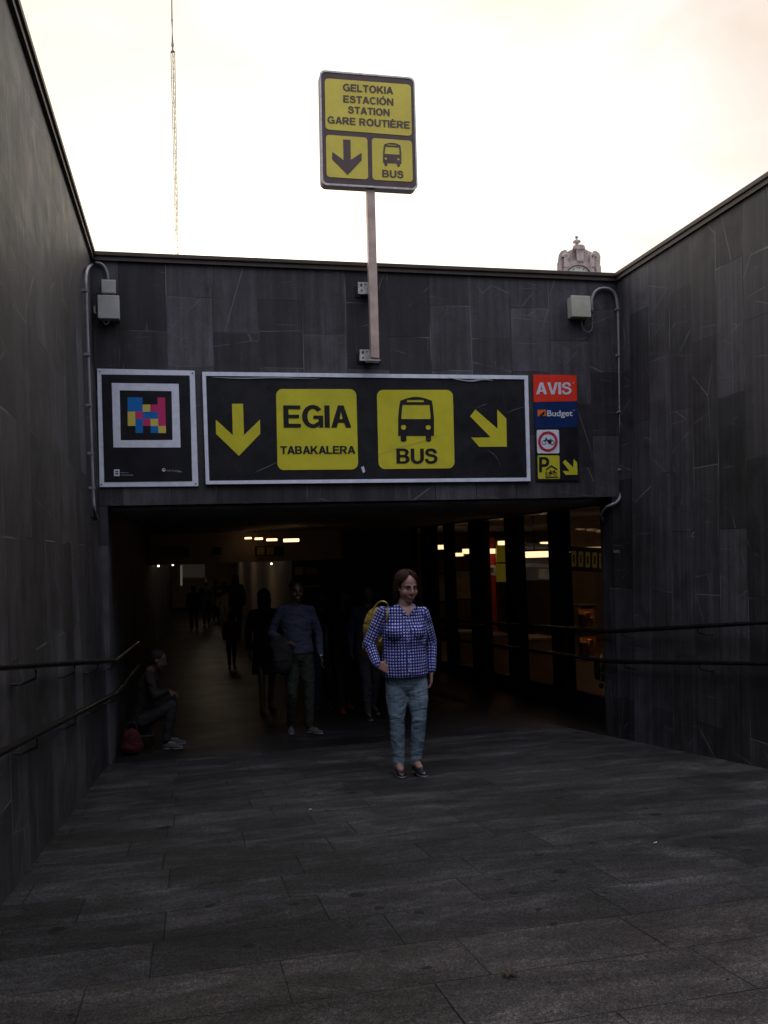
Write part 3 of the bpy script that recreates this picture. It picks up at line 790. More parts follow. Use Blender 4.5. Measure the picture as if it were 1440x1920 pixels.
# ------------------------------------------------------------------ handrails
def handrail(label, X, outer, heights, y0, y1, y2, wallx, step=1.5):
    t = empty('handrail', (X, y1, 0.9), label, 'handrail')
    for (za, zb_) in heights:
        pts = [(X, y0, za + 0.108 * (YF - y0)), (X, YF - 0.25, za + 0.108 * 0.25), (X, YF, za - 0.001), (X, YF + 0.25, za - 0.0125), (X, min(y2, YT), za - 0.05 * (min(y2, YT) - YF))]
        bm = bmesh.new(); tube(bm, pts, 0.026, 12)
        build('rail', bm, m_rail, t, True)
    y = y0 + 0.6
    while y < y2:
        zt = heights[0][0]; zl = heights[1][0]
        dz = 0.108 * (YF - y) if y < YF else -0.05 * (y - YF)
        wx = wallx(y)
        for zz in (zt, zl):
            bm = bmesh.new(); tube(bm, [(X, y, zz + dz - 0.02), (X, y, zz + dz - 0.06), ((X + wx) / 2, y, zz + dz - 0.085), (wx, y, zz + dz - 0.085)], 0.007, 6)
            build('bracket', bm, m_dark, t)
        y += step
    return t
XHL = XLb + 0.02
pu = [atX(0, 1250, XHL), atX(190, 1241, XHL)]; pl = [atX(0, 1390, XHL), atX(210, 1306, XHL)]
XHR = XRb - 0.06
qu = [atX(1440, 1165, XHR), atX(1150, 1185, XHR)]; ql = [atX(1440, 1245, XHR), atX(1150, 1240, XHR)]
def base_h(p): return p.z - 0.108 * (YF - p.y)
print('RAILS', [tuple(round(c, 2) for c in p) for p in pu + pl + qu + ql], [round(base_h(p), 2) for p in pu + pl + qu + ql])
hL = (sum(base_h(p) for p in pu) / 2, sum(base_h(p) for p in pl) / 2)
hR = (sum(base_h(p) for p in qu) / 2, sum(base_h(p) for p in ql) / 2)
handrail('double steel handrail along the left slate wall', XHL + 0.04, 0, [(hL[0], 0), (hL[1], 0)], -8, YF, 13.5, lambda y: XLb - 0.07)
handrail('double steel handrail along the right wall and past the glass', XHR, 0, [(hR[0], 0), (hR[1], 0)], -8, YF, 18.5, lambda y: (XRb + 0.12) if y < YF + 0.3 else XG - 0.02)

# ------------------------------------------------------------------ poster with coloured code
PY = YF - 0.025
po = empty('poster', at(277, 912, PY), 'white framed black poster with a square of coloured blocks', 'poster')
decal('backing', [[(182, 691), (365, 695), (372, 911.5), (187, 913)]], PY, m_white, po, 0.02)
decal('field', [[(190, 702), (355.6, 704), (360.5, 902), (195.7, 904)]], PY - 0.003, m_black, po)
decal('square_ring', [[(209.4, 718), (335, 719.7), (338.6, 839), (212.7, 839)], [(224.4, 731.8), (321.7, 733.4), (323.6, 825), (226.4, 825.5)]], PY - 0.006, m_white, po)
grid = ['BB..M', 'BBYMM', 'YMBBM', 'YBMYM', '.B.BY']
mq = [(238.8, 745), (309.5, 745.2), (311.3, 812), (239.8, 812)]
for ch, mt, nm in (('B', m_blue, 'blue_block'), ('M', m_magenta, 'magenta_block'), ('Y', m_mosyel, 'yellow_block')):
    for r, row in enumerate(grid):
        for c, g in enumerate(row):
            if g == ch:
                bm = bmesh.new()
                bm.faces.new([bm.verts.new(at(*lerpq(mq, u / 5, v_ / 5), PY - 0.006)) for u, v_ in ((c, r), (c, r + 1), (c + 1, r + 1), (c + 1, r))])
                build(nm, bm, mt, po)
decal('logo', [[(213.6, 880), (224.4, 880), (224.4, 892.7), (213.6, 892.7)], [(216, 883), (222, 883), (222, 885), (216, 885)], [(216, 887), (222, 887), (222, 889.5), (216, 889.5)]], PY - 0.006, m_whiteink, po)
decal('logo', [circ(307, 881, 3.2), circ(307.6, 880.4, 1.4, None, 12)], PY - 0.006, m_whiteink, po)
lettering('lettering', 'naviLens', (312, 879.5), (338, 880), 4.2, PY - 0.006, plain('grey_print', (0.3, 0.3, 0.34), 0.5), po, 0.0)
decal('small_print', [[(226, 886), (241, 886.2), (241, 887), (226, 886.8)], [(226, 890.3), (250, 890.4), (250, 891.4), (226, 891.3)], [(332, 884), (341, 884), (341, 885.2), (332, 885.2)]], PY - 0.006, MATS['grey_print'], po)
for sx, sy in ((187, 696), (361, 699.5), (190.5, 908.5), (367, 907)):
    decal('screw', [circ(sx, sy, 1.3, None, 10)], PY - 0.005, m_dark, po, 0.004)

# ------------------------------------------------------------------ the big bus sign
BY = YF - 0.045
bs = empty('bus_sign', at(690, 905, BY), 'wide black sign with yellow arrows reading EGIA TABAKALERA and BUS', 'sign')
O4 = [(379, 697), (990, 704), (995, 902), (386, 908)]
I4 = [(386, 704.5), (983.5, 711), (988.5, 895.5), (392.5, 901.5)]
decal('frame', [O4, I4], BY, m_white, bs, 0.04)
decal('panel', [I4], BY + 0.012, m_black, bs, 0.01)
TY = BY + 0.006
sq1 = decal('yellow_square', [rrect([(517.5, 729.5), (668, 729.5), (671.7, 880), (520.5, 881.5)], 12)], BY + 0.008, m_yellow, bs)
sq2 = decal('yellow_square', [rrect([(706.5, 731), (849, 731), (852.5, 878), (710, 879.5)], 12)], BY + 0.008, m_yellow, bs)
decal('arrow', [[(435, 757), (455.8, 757), (457.4, 816), (487.5, 786.6), (488, 813.4), (448, 854.8), (405, 813.4), (404.6, 786.6), (436.5, 816)]], BY + 0.008, m_yellow, bs)
decal('arrow', [[(891.3, 767.6), (933, 804), (932.2, 767.6), (949.4, 784.9), (950.3, 837.4), (898.6, 837.8), (883.5, 820.6), (920, 820), (881.4, 780.6)]], BY + 0.008, m_yellow, bs)

# heavy grotesque capitals drawn as filled outlines: unit box, y up
def arc(cx, cy, rx, ry, a0, a1, n=14):
    return [(cx + rx * math.cos(math.radians(a0 + (a1 - a0) * k / n)), cy + ry * math.sin(math.radians(a0 + (a1 - a0) * k / n))) for k in range(n + 1)]
def glyph(ch):
    """returns (advance, loops); cap height 1"""
    s = 0.2      # stem
    h = 0.17     # bar
    if ch == 'E': return .67, [[(0, 0), (.67, 0), (.67, h), (s, h), (s, .42), (.61, .42), (.61, .58), (s, .58), (s, 1 - h), (.66, 1 - h), (.66, 1), (0, 1)]]
    if ch == 'F': return .62, [[(0, 0), (s, 0), (s, .41), (.56, .41), (.56, .57), (s, .57), (s, 1 - h), (.62, 1 - h), (.62, 1), (0, 1)]]
    if ch == 'L': return .61, [[(0, 0), (.61, 0), (.61, h), (s, h), (s, 1), (0, 1)]]
    if ch == 'I': return s, [[(0, 0), (s, 0), (s, 1), (0, 1)]]
    if ch == 'T': return .68, [[(.24, 0), (.44, 0), (.44, 1 - h), (.68, 1 - h), (.68, 1), (0, 1), (0, 1 - h), (.24, 1 - h)]]
    if ch == 'N': return .74, [[(0, 0), (.19, 0), (.19, .66), (.54, 0), (.74, 0), (.74, 1), (.55, 1), (.55, .36), (.2, 1), (0, 1)]]
    if ch == 'A': return .78, [[(0, 0), (.21, 0), (.28, .22), (.50, .22), (.57, 0), (.78, 0), (.5, 1), (.28, 1)], [(.33, .38), (.45, .38), (.39, .74)]]
    if ch == 'K': return .76, [[(0, 0), (s, 0), (s, .30), (.31, .43), (.53, 0), (.77, 0), (.45, .58), (.75, 1), (.5, 1), (s, .57), (s, 1), (0, 1)]]
    if ch == 'V': return .76, [[(.27, 0), (.49, 0), (.76, 1), (.55, 1), (.38, .28), (.21, 1), (0, 1)]]
    if ch == 'O':
        return .84, [arc(.42, .5, .42, .52, 0, 360, 40)[:-1], arc(.42, .5, .205, .35, 0, 360, 36)[:-1]]
    if ch == 'U':
        return .72, [[(0, 1), (s, 1), (s, .36)] + arc(.36, .34, .16, .18, 180, 360) + [(.52, 1), (.72, 1)] + arc(.36, .34, .36, .36, 0, -180)]
    if ch == 'B':
        o = [(0, 0), (.42, 0)] + arc(.43, .285, .29, .285, -90, 75) + arc(.41, .755, .265, .245, -60, 90) + [(0, 1)]
        return .73, [o, [(s, .15), (.4, .15)] + arc(.4, .285, .12, .135, -90, 90, 8) + [(s, .42)], [(s, .58), (.38, .58)] + arc(.38, .715, .11, .135, -90, 90, 8) + [(s, .85)]]
    if ch == 'P':
        o = [(0, 0), (s, 0), (s, .36), (.4, .36)] + arc(.4, .68, .3, .32, -90, 90) + [(0, 1)]
        return .7, [o, [(s, .53), (.38, .53)] + arc(.38, .685, .12, .155, -90, 90, 8) + [(s, .84)]]
    if ch == 'R':
        o = [(0, 0), (s, 0), (s, .40), (.30, .40), (.5, 0), (.74, 0), (.52, .43)] + arc(.42, .7, .3, .3, -60, 90) + [(0, 1)]
        return .74, [o, [(s, .56), (.40, .56)] + arc(.40, .70, .12, .14, -90, 90, 8) + [(s, .84)]]
    if ch == 'G':
        o = arc(.42, .5, .42, .52, 38, 315, 34)
        o += [(.64, 0), (.82, 0), (.82, .54), (.44, .54), (.44, .39), (.64, .39)]
        o += [(.63, .25)] + arc(.42, .5, .215, .35, -50, -322, 30)
        return .82, [o]
    if ch == 'C':
        o = arc(.41, .5, .41, .52, 40, 320, 34) + arc(.41, .5, .205, .35, -46, -314, 30)
        return .76, [o]
    if ch == 'S':
        cl_ = [(.585, .70), (.55, .80), (.47, .895), (.34, .925), (.2, .89), (.115, .79), (.125, .67), (.23, .585), (.36, .545), (.5, .5), (.585, .41), (.595, .27), (.52, .14), (.36, .075), (.2, .1), (.11, .19), (.085, .315)]
        return None, cl_
    return .35, []
def stroke_poly(pts, wd, sx=1.0):
    pts = [Vector(p) for p in pts]
    pts = [Vector((p.x, p.y)) for p in smooth_path([(p.x, p.y, 0) for p in pts], 3)]
    L_, R_ = [], []
    for i, p in enumerate(pts):
        t = (pts[min(i + 1, len(pts) - 1)] - pts[max(i - 1, 0)]).normalized(); n = Vector((-t.y, t.x))
        L_.append(p + n * wd / 2); R_.append(p - n * wd / 2)
    return [(p.x, p.y) for p in L_ + R_[::-1]]
def caps(s, gap=0.09):
    loops = []; x = 0
    for ch in s:
        acc = None
        if ch == 'Ó': acc, ch = 'a', 'O'
        if ch == 'È': acc, ch = 'g', 'E'
        if ch == ' ': x += .34; continue
        w_, lp = glyph(ch)
        if w_ is None:
            w_ = .69; lp = [stroke_poly(lp, .175)]
        loops += [[(x + p[0], p[1]) for p in l] for l in lp]
        c = x + w_ / 2
        if acc == 'a': loops.append([(c - .06, 1.07), (c + .05, 1.07), (c + .19, 1.25), (c, 1.25)])
        if acc == 'g': loops.append([(c + .06, 1.05), (c - .05, 1.05), (c - .19, 1.22), (c, 1.22)])
        x += w_ + gap
        if ch in 'AVT': x -= .03
    return loops, x - gap
def capitals(name, s, tl, tr, h, Y, mat, parent, gap=0.09, lean=0.0):
    loops, W = caps(s, gap)
    o = []
    for l in loops:
        o.append([(tl[0] + (tr[0] - tl[0]) * p[0] / W + lean * (1 - p[1]) * h, tl[1] + (tr[1] - tl[1]) * p[0] / W + (1 - p[1]) * h) for p in l])
    return decal(name, o, Y, mat, parent)
capitals('lettering', 'EGIA', (531, 760), (656.5, 760), 41.5, TY - 0.002, m_ink, sq1, 0.05, 0.02)
capitals('lettering', 'TABAKALERA', (525.5, 836.5), (665.5, 836), 14.5, TY - 0.002, m_ink, sq1, 0.05, 0.02)
capitals('lettering', 'BUS', (743, 841), (820, 841), 28, TY - 0.002, m_ink, sq2, 0.05, 0.02)
def bus_icon(l, r, t, b, wb, Y, mat, parent, dy=0.0):
    """front view of a bus; outline, windscreen, destination slot and lamps as holes; dy = slope"""
    W = r - l; H = b - t; S = lambda u, v_: (l + u * W, t + v_ * H + dy * u * W)
    body = [S(.0, 1), S(.0, .55), S(.03, .25), S(.06, .10)] + [S(.06 + .88 * k / 10, .10 - .10 * math.sin(PI * k / 10)) for k in range(1, 10)] + [S(.94, .10), S(.97, .25), S(1, .55), S(1, 1)]
    wl, wr = (.07, .23), (.77, .92)
    hw_ = (wb - b) / H
    body += [S(wr[1], 1), S(wr[1], 1 + hw_ * .8), S((wr[0] + wr[1]) / 2, 1 + hw_), S(wr[0], 1 + hw_ * .8), S(wr[0], 1), S(wl[1], 1), S(wl[1], 1 + hw_ * .8), S((wl[0] + wl[1]) / 2, 1 + hw_), S(wl[0], 1 + hw_ * .8), S(wl[0], 1)]
    holes = [rrect([S(.12, .20), S(.88, .20), S(.91, .57), S(.08, .57)], W * .03), rrect([S(.24, .075), S(.72, .075), S(.72, .135), S(.24, .135)], H * .02)]
    holes += [circ(*S(.15, .78), W * .072), circ(*S(.84, .78), W * .072)]
    decal('bus_pictogram', [body] + holes, Y, mat, parent)
bus_icon(746.6, 813.8, 744, 817, 828.5, TY - 0.002, m_ink, sq2)
# scratches and scuffs on the sign face
scr = plain('scratch', (0.16, 0.16, 0.18), 0.6)
def scratch(pts, w0=0.5):
    P = [Vector(p) for p in pts]; P = [Vector((p.x, p.y)) for p in smooth_path([(p.x, p.y, 0) for p in P], 4)]
    up_ = []; dn = []
    for i, p in enumerate(P):
        k = math.sin(PI * (i + .3) / (len(P) - .4)) * w0
        up_.append((p.x, p.y - k)); dn.append((p.x, p.y + k))
    return up_ + dn[::-1]
decal('scratches', [scratch([(478, 886), (500, 876), (521, 866)], .6), scratch([(943, 729), (944, 748), (949, 772)], .4),
                    scratch([(913, 843), (930, 856), (941, 880)], .5), scratch([(700, 857), (740, 842), (790, 828), (845, 808)], .3),
                    scratch([(893, 765), (910, 758), (912, 757)], .4), scratch([(950, 775), (965, 768), (983, 763)], .4)], BY + 0.001, scr, bs)
tag(decal('sticker_scraps', [[(677, 876), (682, 874), (685, 884), (681, 887), (679, 882)]], BY + 0.004, m_whiteink, bs))
decal('scuff', [scratch([(395, 707), (450, 709), (520, 708), (600, 710)], 1.1), scratch([(840, 708), (880, 714), (905, 711), (925, 713)], 1.8)], BY - 0.002, plain('tape', (0.3, 0.3, 0.33), 0.5), bs)

# ------------------------------------------------------------------ plates to the right of the sign
AY = YF - 0.02
av = empty('rental_sign', at(1041, 753, AY), 'red plate with white letters AVIS', 'sign')
pl1 = decal('plate', [[(1000, 702), (1081, 703.7), (1082, 752), (1001, 753.7)]], AY, m_red, av, 0.015)
capitals('lettering', 'AVIS', (1005, 717), (1071.5, 717), 22.5, AY - 0.003, m_whiteink, pl1, 0.05, 0.01)
decal('registered_mark', [circ(1075, 718, 1.3, None, 10), circ(1075, 718, .8, None, 10)], AY - 0.003, m_whiteink, av)
bu = empty('rental_sign', at(1043, 803, AY), 'navy blue plate with white lettering Budget and a small orange mark', 'sign')
pl2 = decal('plate', [[(1001.5, 754.2), (1082, 752.5), (1083, 801), (1003.5, 803.5)]], AY, m_navy, bu, 0.015)
lettering('lettering', 'Budget', (1026, 769.3), (1073.5, 769.0), 11.2, AY - 0.003, m_whiteink, pl2, 0.018, 1.0)
decal('mark', [[(1008, 768.5), (1023.7, 768), (1024, 780), (1008.3, 780.5)]], AY - 0.003, m_orange, bu)
decal('mark_wedge', [[(1011, 779.5), (1021, 770), (1021.5, 776), (1016, 780)]], AY - 0.006, m_ink, bu)
decal('registered_mark', [circ(1076, 769, .9, None, 8)], AY - 0.003, m_whiteink, bu)
pk = empty('parking_sign', at(1045, 900, AY), 'black plate with a red ring cycle sign and a yellow P with an arrow', 'sign')
decal('plate', [[(1003.8, 804), (1083, 801.5), (1086, 901), (1005.5, 901.5)]], AY, m_black, pk, 0.015)
wsq = decal('white_square', [rrect([(1006.2, 806), (1048, 805.6), (1049, 850), (1007.2, 850)], 3)], AY - 0.003, m_white, pk)
rrg = decal('red_ring', [circ(1027.3, 827.8, 18.4, 19.2, 40), circ(1027.3, 827.8, 13.6, 14.3, 40)], AY - 0.006, plain('sign_red', (0.5, 0.03, 0.05), 0.4), wsq)
def bar(p, q, w_):
    p, q = Vector(p), Vector(q); n = (q - p).normalized(); n = Vector((-n.y, n.x)) * w_ / 2
    return [tuple(p + n), tuple(q + n), tuple(q - n), tuple(p - n)]
decal('cycle_pictogram', [circ(1020, 829.6, 4.2, 4.4), circ(1020, 829.6, 3.2, 3.4)], AY - 0.006, m_ink, wsq)
decal('cycle_pictogram', [circ(1035.6, 829.8, 4.2, 4.4), circ(1035.6, 829.8, 2.9, 3.1)], AY - 0.006, m_ink, wsq)
decal('cycle_pictogram', [[(1022, 821), (1026, 820.6), (1026, 821.8), (1024, 822.2), (1026, 824), (1031, 824.6), (1032.5, 822.5), (1034, 822.5), (1033.4, 825), (1034.5, 828.5), (1033, 831.5), (1028.5, 831.8), (1027.5, 828), (1024.5, 825), (1021, 829), (1020, 828.5), (1023, 823)]], AY - 0.008, m_ink, wsq)
ysq = decal('yellow_square', [rrect([(1008, 853.7), (1049, 854), (1050, 897.7), (1008.8, 897.9)], 2.5)], AY - 0.003, m_yellow, pk)
capitals('lettering', 'P', (1010.8, 856.8), (1030, 857), 28.5, AY - 0.006, m_ink, ysq)
decal('shelter_pictogram', [[(1023.5, 879.5), (1033.8, 871.8), (1045.2, 879.2), (1045, 882), (1033.8, 875.2), (1023.8, 882)], [(1023, 884), (1024.8, 884), (1024.8, 893.6), (1047, 893.4), (1047, 895.6), (1023, 895.8)]], AY - 0.006, m_ink, ysq)
decal('cycle_pictogram', [circ(1029.5, 888.6, 3.6), circ(1029.5, 888.6, 2.7)], AY - 0.006, m_ink, ysq)
decal('cycle_pictogram', [circ(1041.5, 888.4, 3.6), circ(1041.5, 888.4, 2.7)], AY - 0.006, m_ink, ysq)
decal('cycle_pictogram', [[(1029, 888.6), (1032.4, 882.5), (1031, 882), (1031.2, 881.2), (1034, 881.4), (1033.4, 883.4), (1038.5, 883), (1038, 881.6), (1040.5, 881.2), (1042, 888.4), (1041, 888.6), (1039.5, 884.6), (1035.5, 888.8)], [(1033, 884.6), (1038, 884.3), (1035.3, 887.3)]], AY - 0.008, m_ink, ysq)
decal('arrow', [[(1060, 862), (1074.6, 876.5), (1075.6, 861), (1082, 867), (1083, 890), (1060.4, 890.3), (1055.4, 883), (1068, 883.4), (1055, 866.5)]], AY - 0.003, m_yellow, pk)

# ------------------------------------------------------------------ pole sign
SY = YF - 0.30
ps = empty('station_sign', at(703, 675, SY), 'tall square pole with yellow and brown bus station sign on top', 'sign')
def pole_px(y): return (687.6 + (y - 352) * 0.0265, 703 + (y - 352) * 0.0272)
a0, a1 = pole_px(340); b0, b1 = pole_px(672)
p0, p1, p2, p3 = at(a0, 340, SY), at(a1, 340, SY), at(b1, 672, SY), at(b0, 670, SY)
bm = bmesh.new()
prism(bm, [p3, p2, p1, p0], [p3 + Vector((0, .08, 0)), p2 + Vector((0, .08, 0)), p1 + Vector((0, .08, 0)), p0 + Vector((0, .08, 0))]); bevel(bm, 0.006)
build('pole', bm, m_steel, ps)
SF = SY - 0.03
OUT = rrect([(599.6, 131), (777, 145.7), (783, 356), (603.6, 345.5)], 10)
me = decal('case', [OUT], SF, m_brownink, ps, 0.13)
decal('rim', [rrect([(599.2, 130.6), (777.4, 145.3), (783.5, 356.6), (603.1, 346)], 10), rrect([(601.8, 134), (775, 148), (780.6, 353), (606, 343)], 9)], SF - 0.006, m_galv, ps, 0.005)
SL = SF - 0.004
yf1 = decal('yellow_field', [rrect([(608.7, 146.6), (770.4, 158.7), (772.3, 255), (610.3, 242.5)], 7)], SL, m_yellow2, ps)
yf2 = decal('yellow_field', [rrect([(611, 252.5), (688.8, 258), (690.5, 336.5), (612.5, 331.5)], 6)], SL, m_yellow2, ps)
yf3 = decal('yellow_field', [rrect([(697, 258.5), (772.5, 264), (774.2, 341), (698.5, 337)], 6)], SL, m_yellow2, ps)
SLL = SL - 0.004
capitals('lettering', 'GELTOKIA', (642.9, 156.5), (736.5, 163), 13.4, SLL, m_brownink, yf1, 0.07, 0.02)
capitals('lettering', 'ESTACIÓN', (643.5, 178.3), (737.5, 184.4), 13.2, SLL, m_brownink, yf1, 0.07, 0.02)
capitals('lettering', 'STATION', (652.5, 198.8), (730.5, 204.4), 13, SLL, m_brownink, yf1, 0.07, 0.02)
capitals('lettering', 'GARE ROUTIÈRE', (613.8, 217.4), (768.3, 227.8), 13.2, SLL, m_brownink, yf1, 0.07, 0.02)
capitals('lettering', 'BUS', (716.6, 318), (756.5, 320.5), 13.4, SLL, m_brownink, yf3, 0.07, 0.02)
decal('arrow', [[(643.5, 261.4), (657, 262), (657.6, 299.5), (678.2, 286.5), (677.8, 300), (652, 327.5), (623, 298.3), (623, 284.7), (644.4, 300)]], SLL, m_brownink, yf2)
bus_icon(718.4, 752.6, 266.5, 304.5, 310.5, SLL, m_brownink, yf3, 0.06)
# slotted brackets fixing the pole to the wall
for (x0, x1, y0, y1, x2) in ((671.5, 694, 528.6, 550.6, 700), (674.5, 698, 655, 676, 704)):
    b_ = decal('bracket', [[(x0, y0), (x1, y0 + .5), (x1, y1 + .5), (x0, y1)], circ(x0 + 6, y0 + 6, 2.1, 3.2, 12), circ(x0 + 6.3, y0 + 16, 2.1, 2.4, 12), [(x0 + 12, y0 + 3), (x0 + 15, y0 + 3), (x0 + 15, y0 + 10), (x0 + 12, y0 + 10)]], SY + 0.12, m_galv, ps, 0.012)
    pa = at(x0 + 10, (y0 + y1) / 2, SY + 0.13)
    bm = bmesh.new(); box(bm, pa.x - 0.005, pa.x + 0.14, SY + 0.132, YF - 0.012, pa.z - 0.035, pa.z + 0.035)
    build('standoff', bm, m_galv, ps)
    bm = bmesh.new(); box(bm, pa.x - 0.06, pa.x + 0.2, YF - 0.012, YF + 0.005, pa.z - 0.06, pa.z + 0.06)
    build('wall_plate', bm, m_dark, ps)
bm = bmesh.new()
q0, q1 = at(689, 676, SY), at(713, 664, SY)
box(bm, q0.x, q1.x, SY - 0.006, SY + 0.1, q0.z, q0.z + 0.012)
build('foot_plate', bm, m_galv, ps)

# ------------------------------------------------------------------ conduits and boxes on the portal wall
CY = YF - 0.03
def on_left(x, y):
    lo, hi = 7.0, CY
    for i_ in range(50):
        m_ = (lo + hi) / 2; p = at(x, y, m_)
        wx_ = XLb + (XLt - XLb) * (p.z + 1.5) / (ZT + 1.5) + 0.035
        if p.x > wx_: lo = m_
        else: hi = m_
    return lo
def conduit(label, px, clips, r=0.018):
    t = empty('conduit', at(px[0][0], px[0][1], CY), label, 'conduit')
    bm = bmesh.new(); tube(bm, smooth_path([at(x, y, CY if len(q_) == 0 else q_[0]) for (x, y, *q_) in px], 6), r, 12)
    build('pipe', bm, m_conduit, t, True)
    for (x, y) in clips:
        if x < 700:
            p = at(x, y, on_left(x, y)); bm = bmesh.new(); box(bm, p.x - 0.05, p.x + 0.018, p.y - 0.024, p.y + 0.024, p.z - 0.012, p.z + 0.012)
        else:
            p = at(x, y, CY); bm = bmesh.new(); box(bm, p.x - 0.032, p.x + 0.036, CY - 0.028, YF + 0.004, p.z - 0.012, p.z + 0.012)
        build('clip', bm, m_conduit, t)
    return t
conduit('grey conduit curling from the two left boxes down the left corner', [(203, 526), (201, 512), (194, 498), (183, 493), (171, 497), (163.5, 506, on_left(163.5, 506)), (160.6, 525, on_left(160.6, 525)), (161.5, 560, on_left(161.5, 560)), (164, 633, on_left(164, 633)), (167, 720, on_left(167, 720)), (170, 800, on_left(170, 800)), (173, 880, on_left(173, 880)), (175, 930, on_left(175, 930)), (178, 962, on_left(178, 962)), (184, 978, CY + .1), (187, 1010, CY + .1)], [(161, 545), (165, 665), (168.5, 760), (172, 850), (174.5, 915)], 0.0145)
conduit('grey conduit curling from the right box down the right corner', [(1110, 586), (1109.5, 566), (1113, 552), (1121, 543), (1134, 540.5), (1146, 544), (1154.5, 555), (1158, 575), (1159.5, 600), (1161, 660), (1163, 760), (1165.2, 850), (1166.5, 901), (1165, 925), (1158, 940), (1146, 947), (1135, 953, YF + 0.1), (1128, 966, YF + 0.2), (1135.5, 984, YF + .3)], [(1159, 580), (1161, 666), (1163, 772), (1165, 880)])
def wbox(name, label, x0, y0, x1, y1, dep, mat):
    t = empty(name, at((x0 + x1) / 2, y1, YF), label, 'junction box')
    a = at(x0, (y0 + y1) / 2, YF - dep); b = at(x1, (y0 + y1) / 2, YF - dep); tt = at((x0 + x1) / 2, y0, YF - dep); d = at((x0 + x1) / 2, y1, YF - dep)
    bm = bmesh.new(); box(bm, a.x + .006, b.x - .006, YF - dep + 0.03, YF + 0.004, d.z + .006, tt.z - .006); bevel(bm, 0.006)
    build('case', bm, mat, t)
    bm = bmesh.new(); box(bm, a.x, b.x, YF - dep, YF - dep + 0.029, d.z, tt.z); bevel(bm, 0.008)
    build('lid', bm, mat, t)
    return t
wbox('junction_box', 'small grey box at the end of the left conduit', 190, 524, 217, 549, 0.09, m_boxgrey)
lb = wbox('junction_box', 'large grey box under the small one at the left', 183, 553, 224, 597, 0.14, m_boxgrey)
bm = bmesh.new(); p = at(179.5, 580, YF - 0.08); tube(bm, [p + Vector((0, 0, .045)), p + Vector((-.012, 0, .03)), p + Vector((-.012, 0, -.03)), p + Vector((0, 0, -.045))], 0.012, 8)
build('latch', bm, m_boxgrey, lb)
bm = bmesh.new(); tube(bm, smooth_path([at(194, 597, YF - .06), at(194, 604, YF - .06), at(199, 608, YF - .06), at(204, 604, YF - .06), at(204, 597, YF - .06)], 5), 0.008, 8)
build('cable_loop', bm, m_boxgrey, lb, True)
rb = wbox('junction_box', 'cream box beside the curled end of the right conduit', 1072, 554, 1108, 594, 0.13, m_boxcream)
bm = bmesh.new(); tube(bm, smooth_path([at(1090, 594, YF - .05), at(1090.5, 605, YF - .05), at(1094, 617, YF - .05), at(1101, 623, YF - .05), at(1109, 619, YF - .05), at(1111, 605, YF - .04), at(1110, 590, YF - .04)], 5), 0.007, 8)
build('cable_loop', bm, m_cable, rb, True)

# ------------------------------------------------------------------ radio mast
MY = 90.0
mt_ = empty('radio_mast', (at(330, 470, MY).x, MY, ZP), 'thin lattice radio mast rising behind the wall at the left', 'mast')
def mpx(y, side):
    cx = 324.0 + (y - 97) * 0.0218; hw2 = 3.6 - (y - 97) * 0.003
    return cx + side * hw2
bm = bmesh.new()
tops = [at(mpx(97, -1), 97, MY), at(mpx(97, 1), 97, MY)]
bots = [at(mpx(520, -1), 520, MY), at(mpx(520, 1), 520, MY)]
for k in range(2):
    d = (bots[k] - tops[k]); ext = bots[k] + d * ((ZP - bots[k].z) / d.z)
    tube(bm, [tops[k], ext], 0.052, 6)
    bots[k] = ext
dth = 0.36
cT = (tops[0] + tops[1]) / 2 + Vector((0, dth, 0)); cB = (bots[0] + bots[1]) / 2 + Vector((0, dth, 0))
tube(bm, [cT, cB], 0.055, 6)
build('mast_legs', bm, m_mastlight, mt_)
bm = bmesh.new()
nb_ = 75
for i in range(nb_):
    t0, t1 = i / nb_, (i + 1) / nb_
    A = [tops[0].lerp(bots[0], t0), tops[1].lerp(bots[1], t0), cT.lerp(cB, t0)]; B = [tops[0].lerp(bots[0], t1), tops[1].lerp(bots[1], t1), cT.lerp(cB, t1)]
    for k in range(3):
        tube(bm, [A[k], B[(k + 1) % 3]], 0.014, 4)
        if i % 4 == 0: tube(bm, [A[k], A[(k + 1) % 3]], 0.022, 4)
build('bracing', bm, m_mastlight, mt_)
bm = bmesh.new()
tube(bm, [at(324, 97, MY), at(323.6, 86, MY), at(323.2, 74, MY)], [0.19, 0.15, 0.07], 8)
tube(bm, [at(320, 97.5, MY), at(328, 97.5, MY)], 0.09, 6)
build('mast_head', bm, m_mast, mt_)
bm = bmesh.new()
tube(bm, [at(323.3, 76, MY), at(322.6, 42, MY), at(322, 0, MY), at(321.6, -30, MY)], [0.10, 0.085, 0.07, 0.05], 6)
tube(bm, [at(322.6, 42, MY), at(322.5, 38, MY), at(322.4, 34, MY)], [0.05, 0.12, 0.05], 8)
build('whip_aerial', bm, m_mast, mt_)

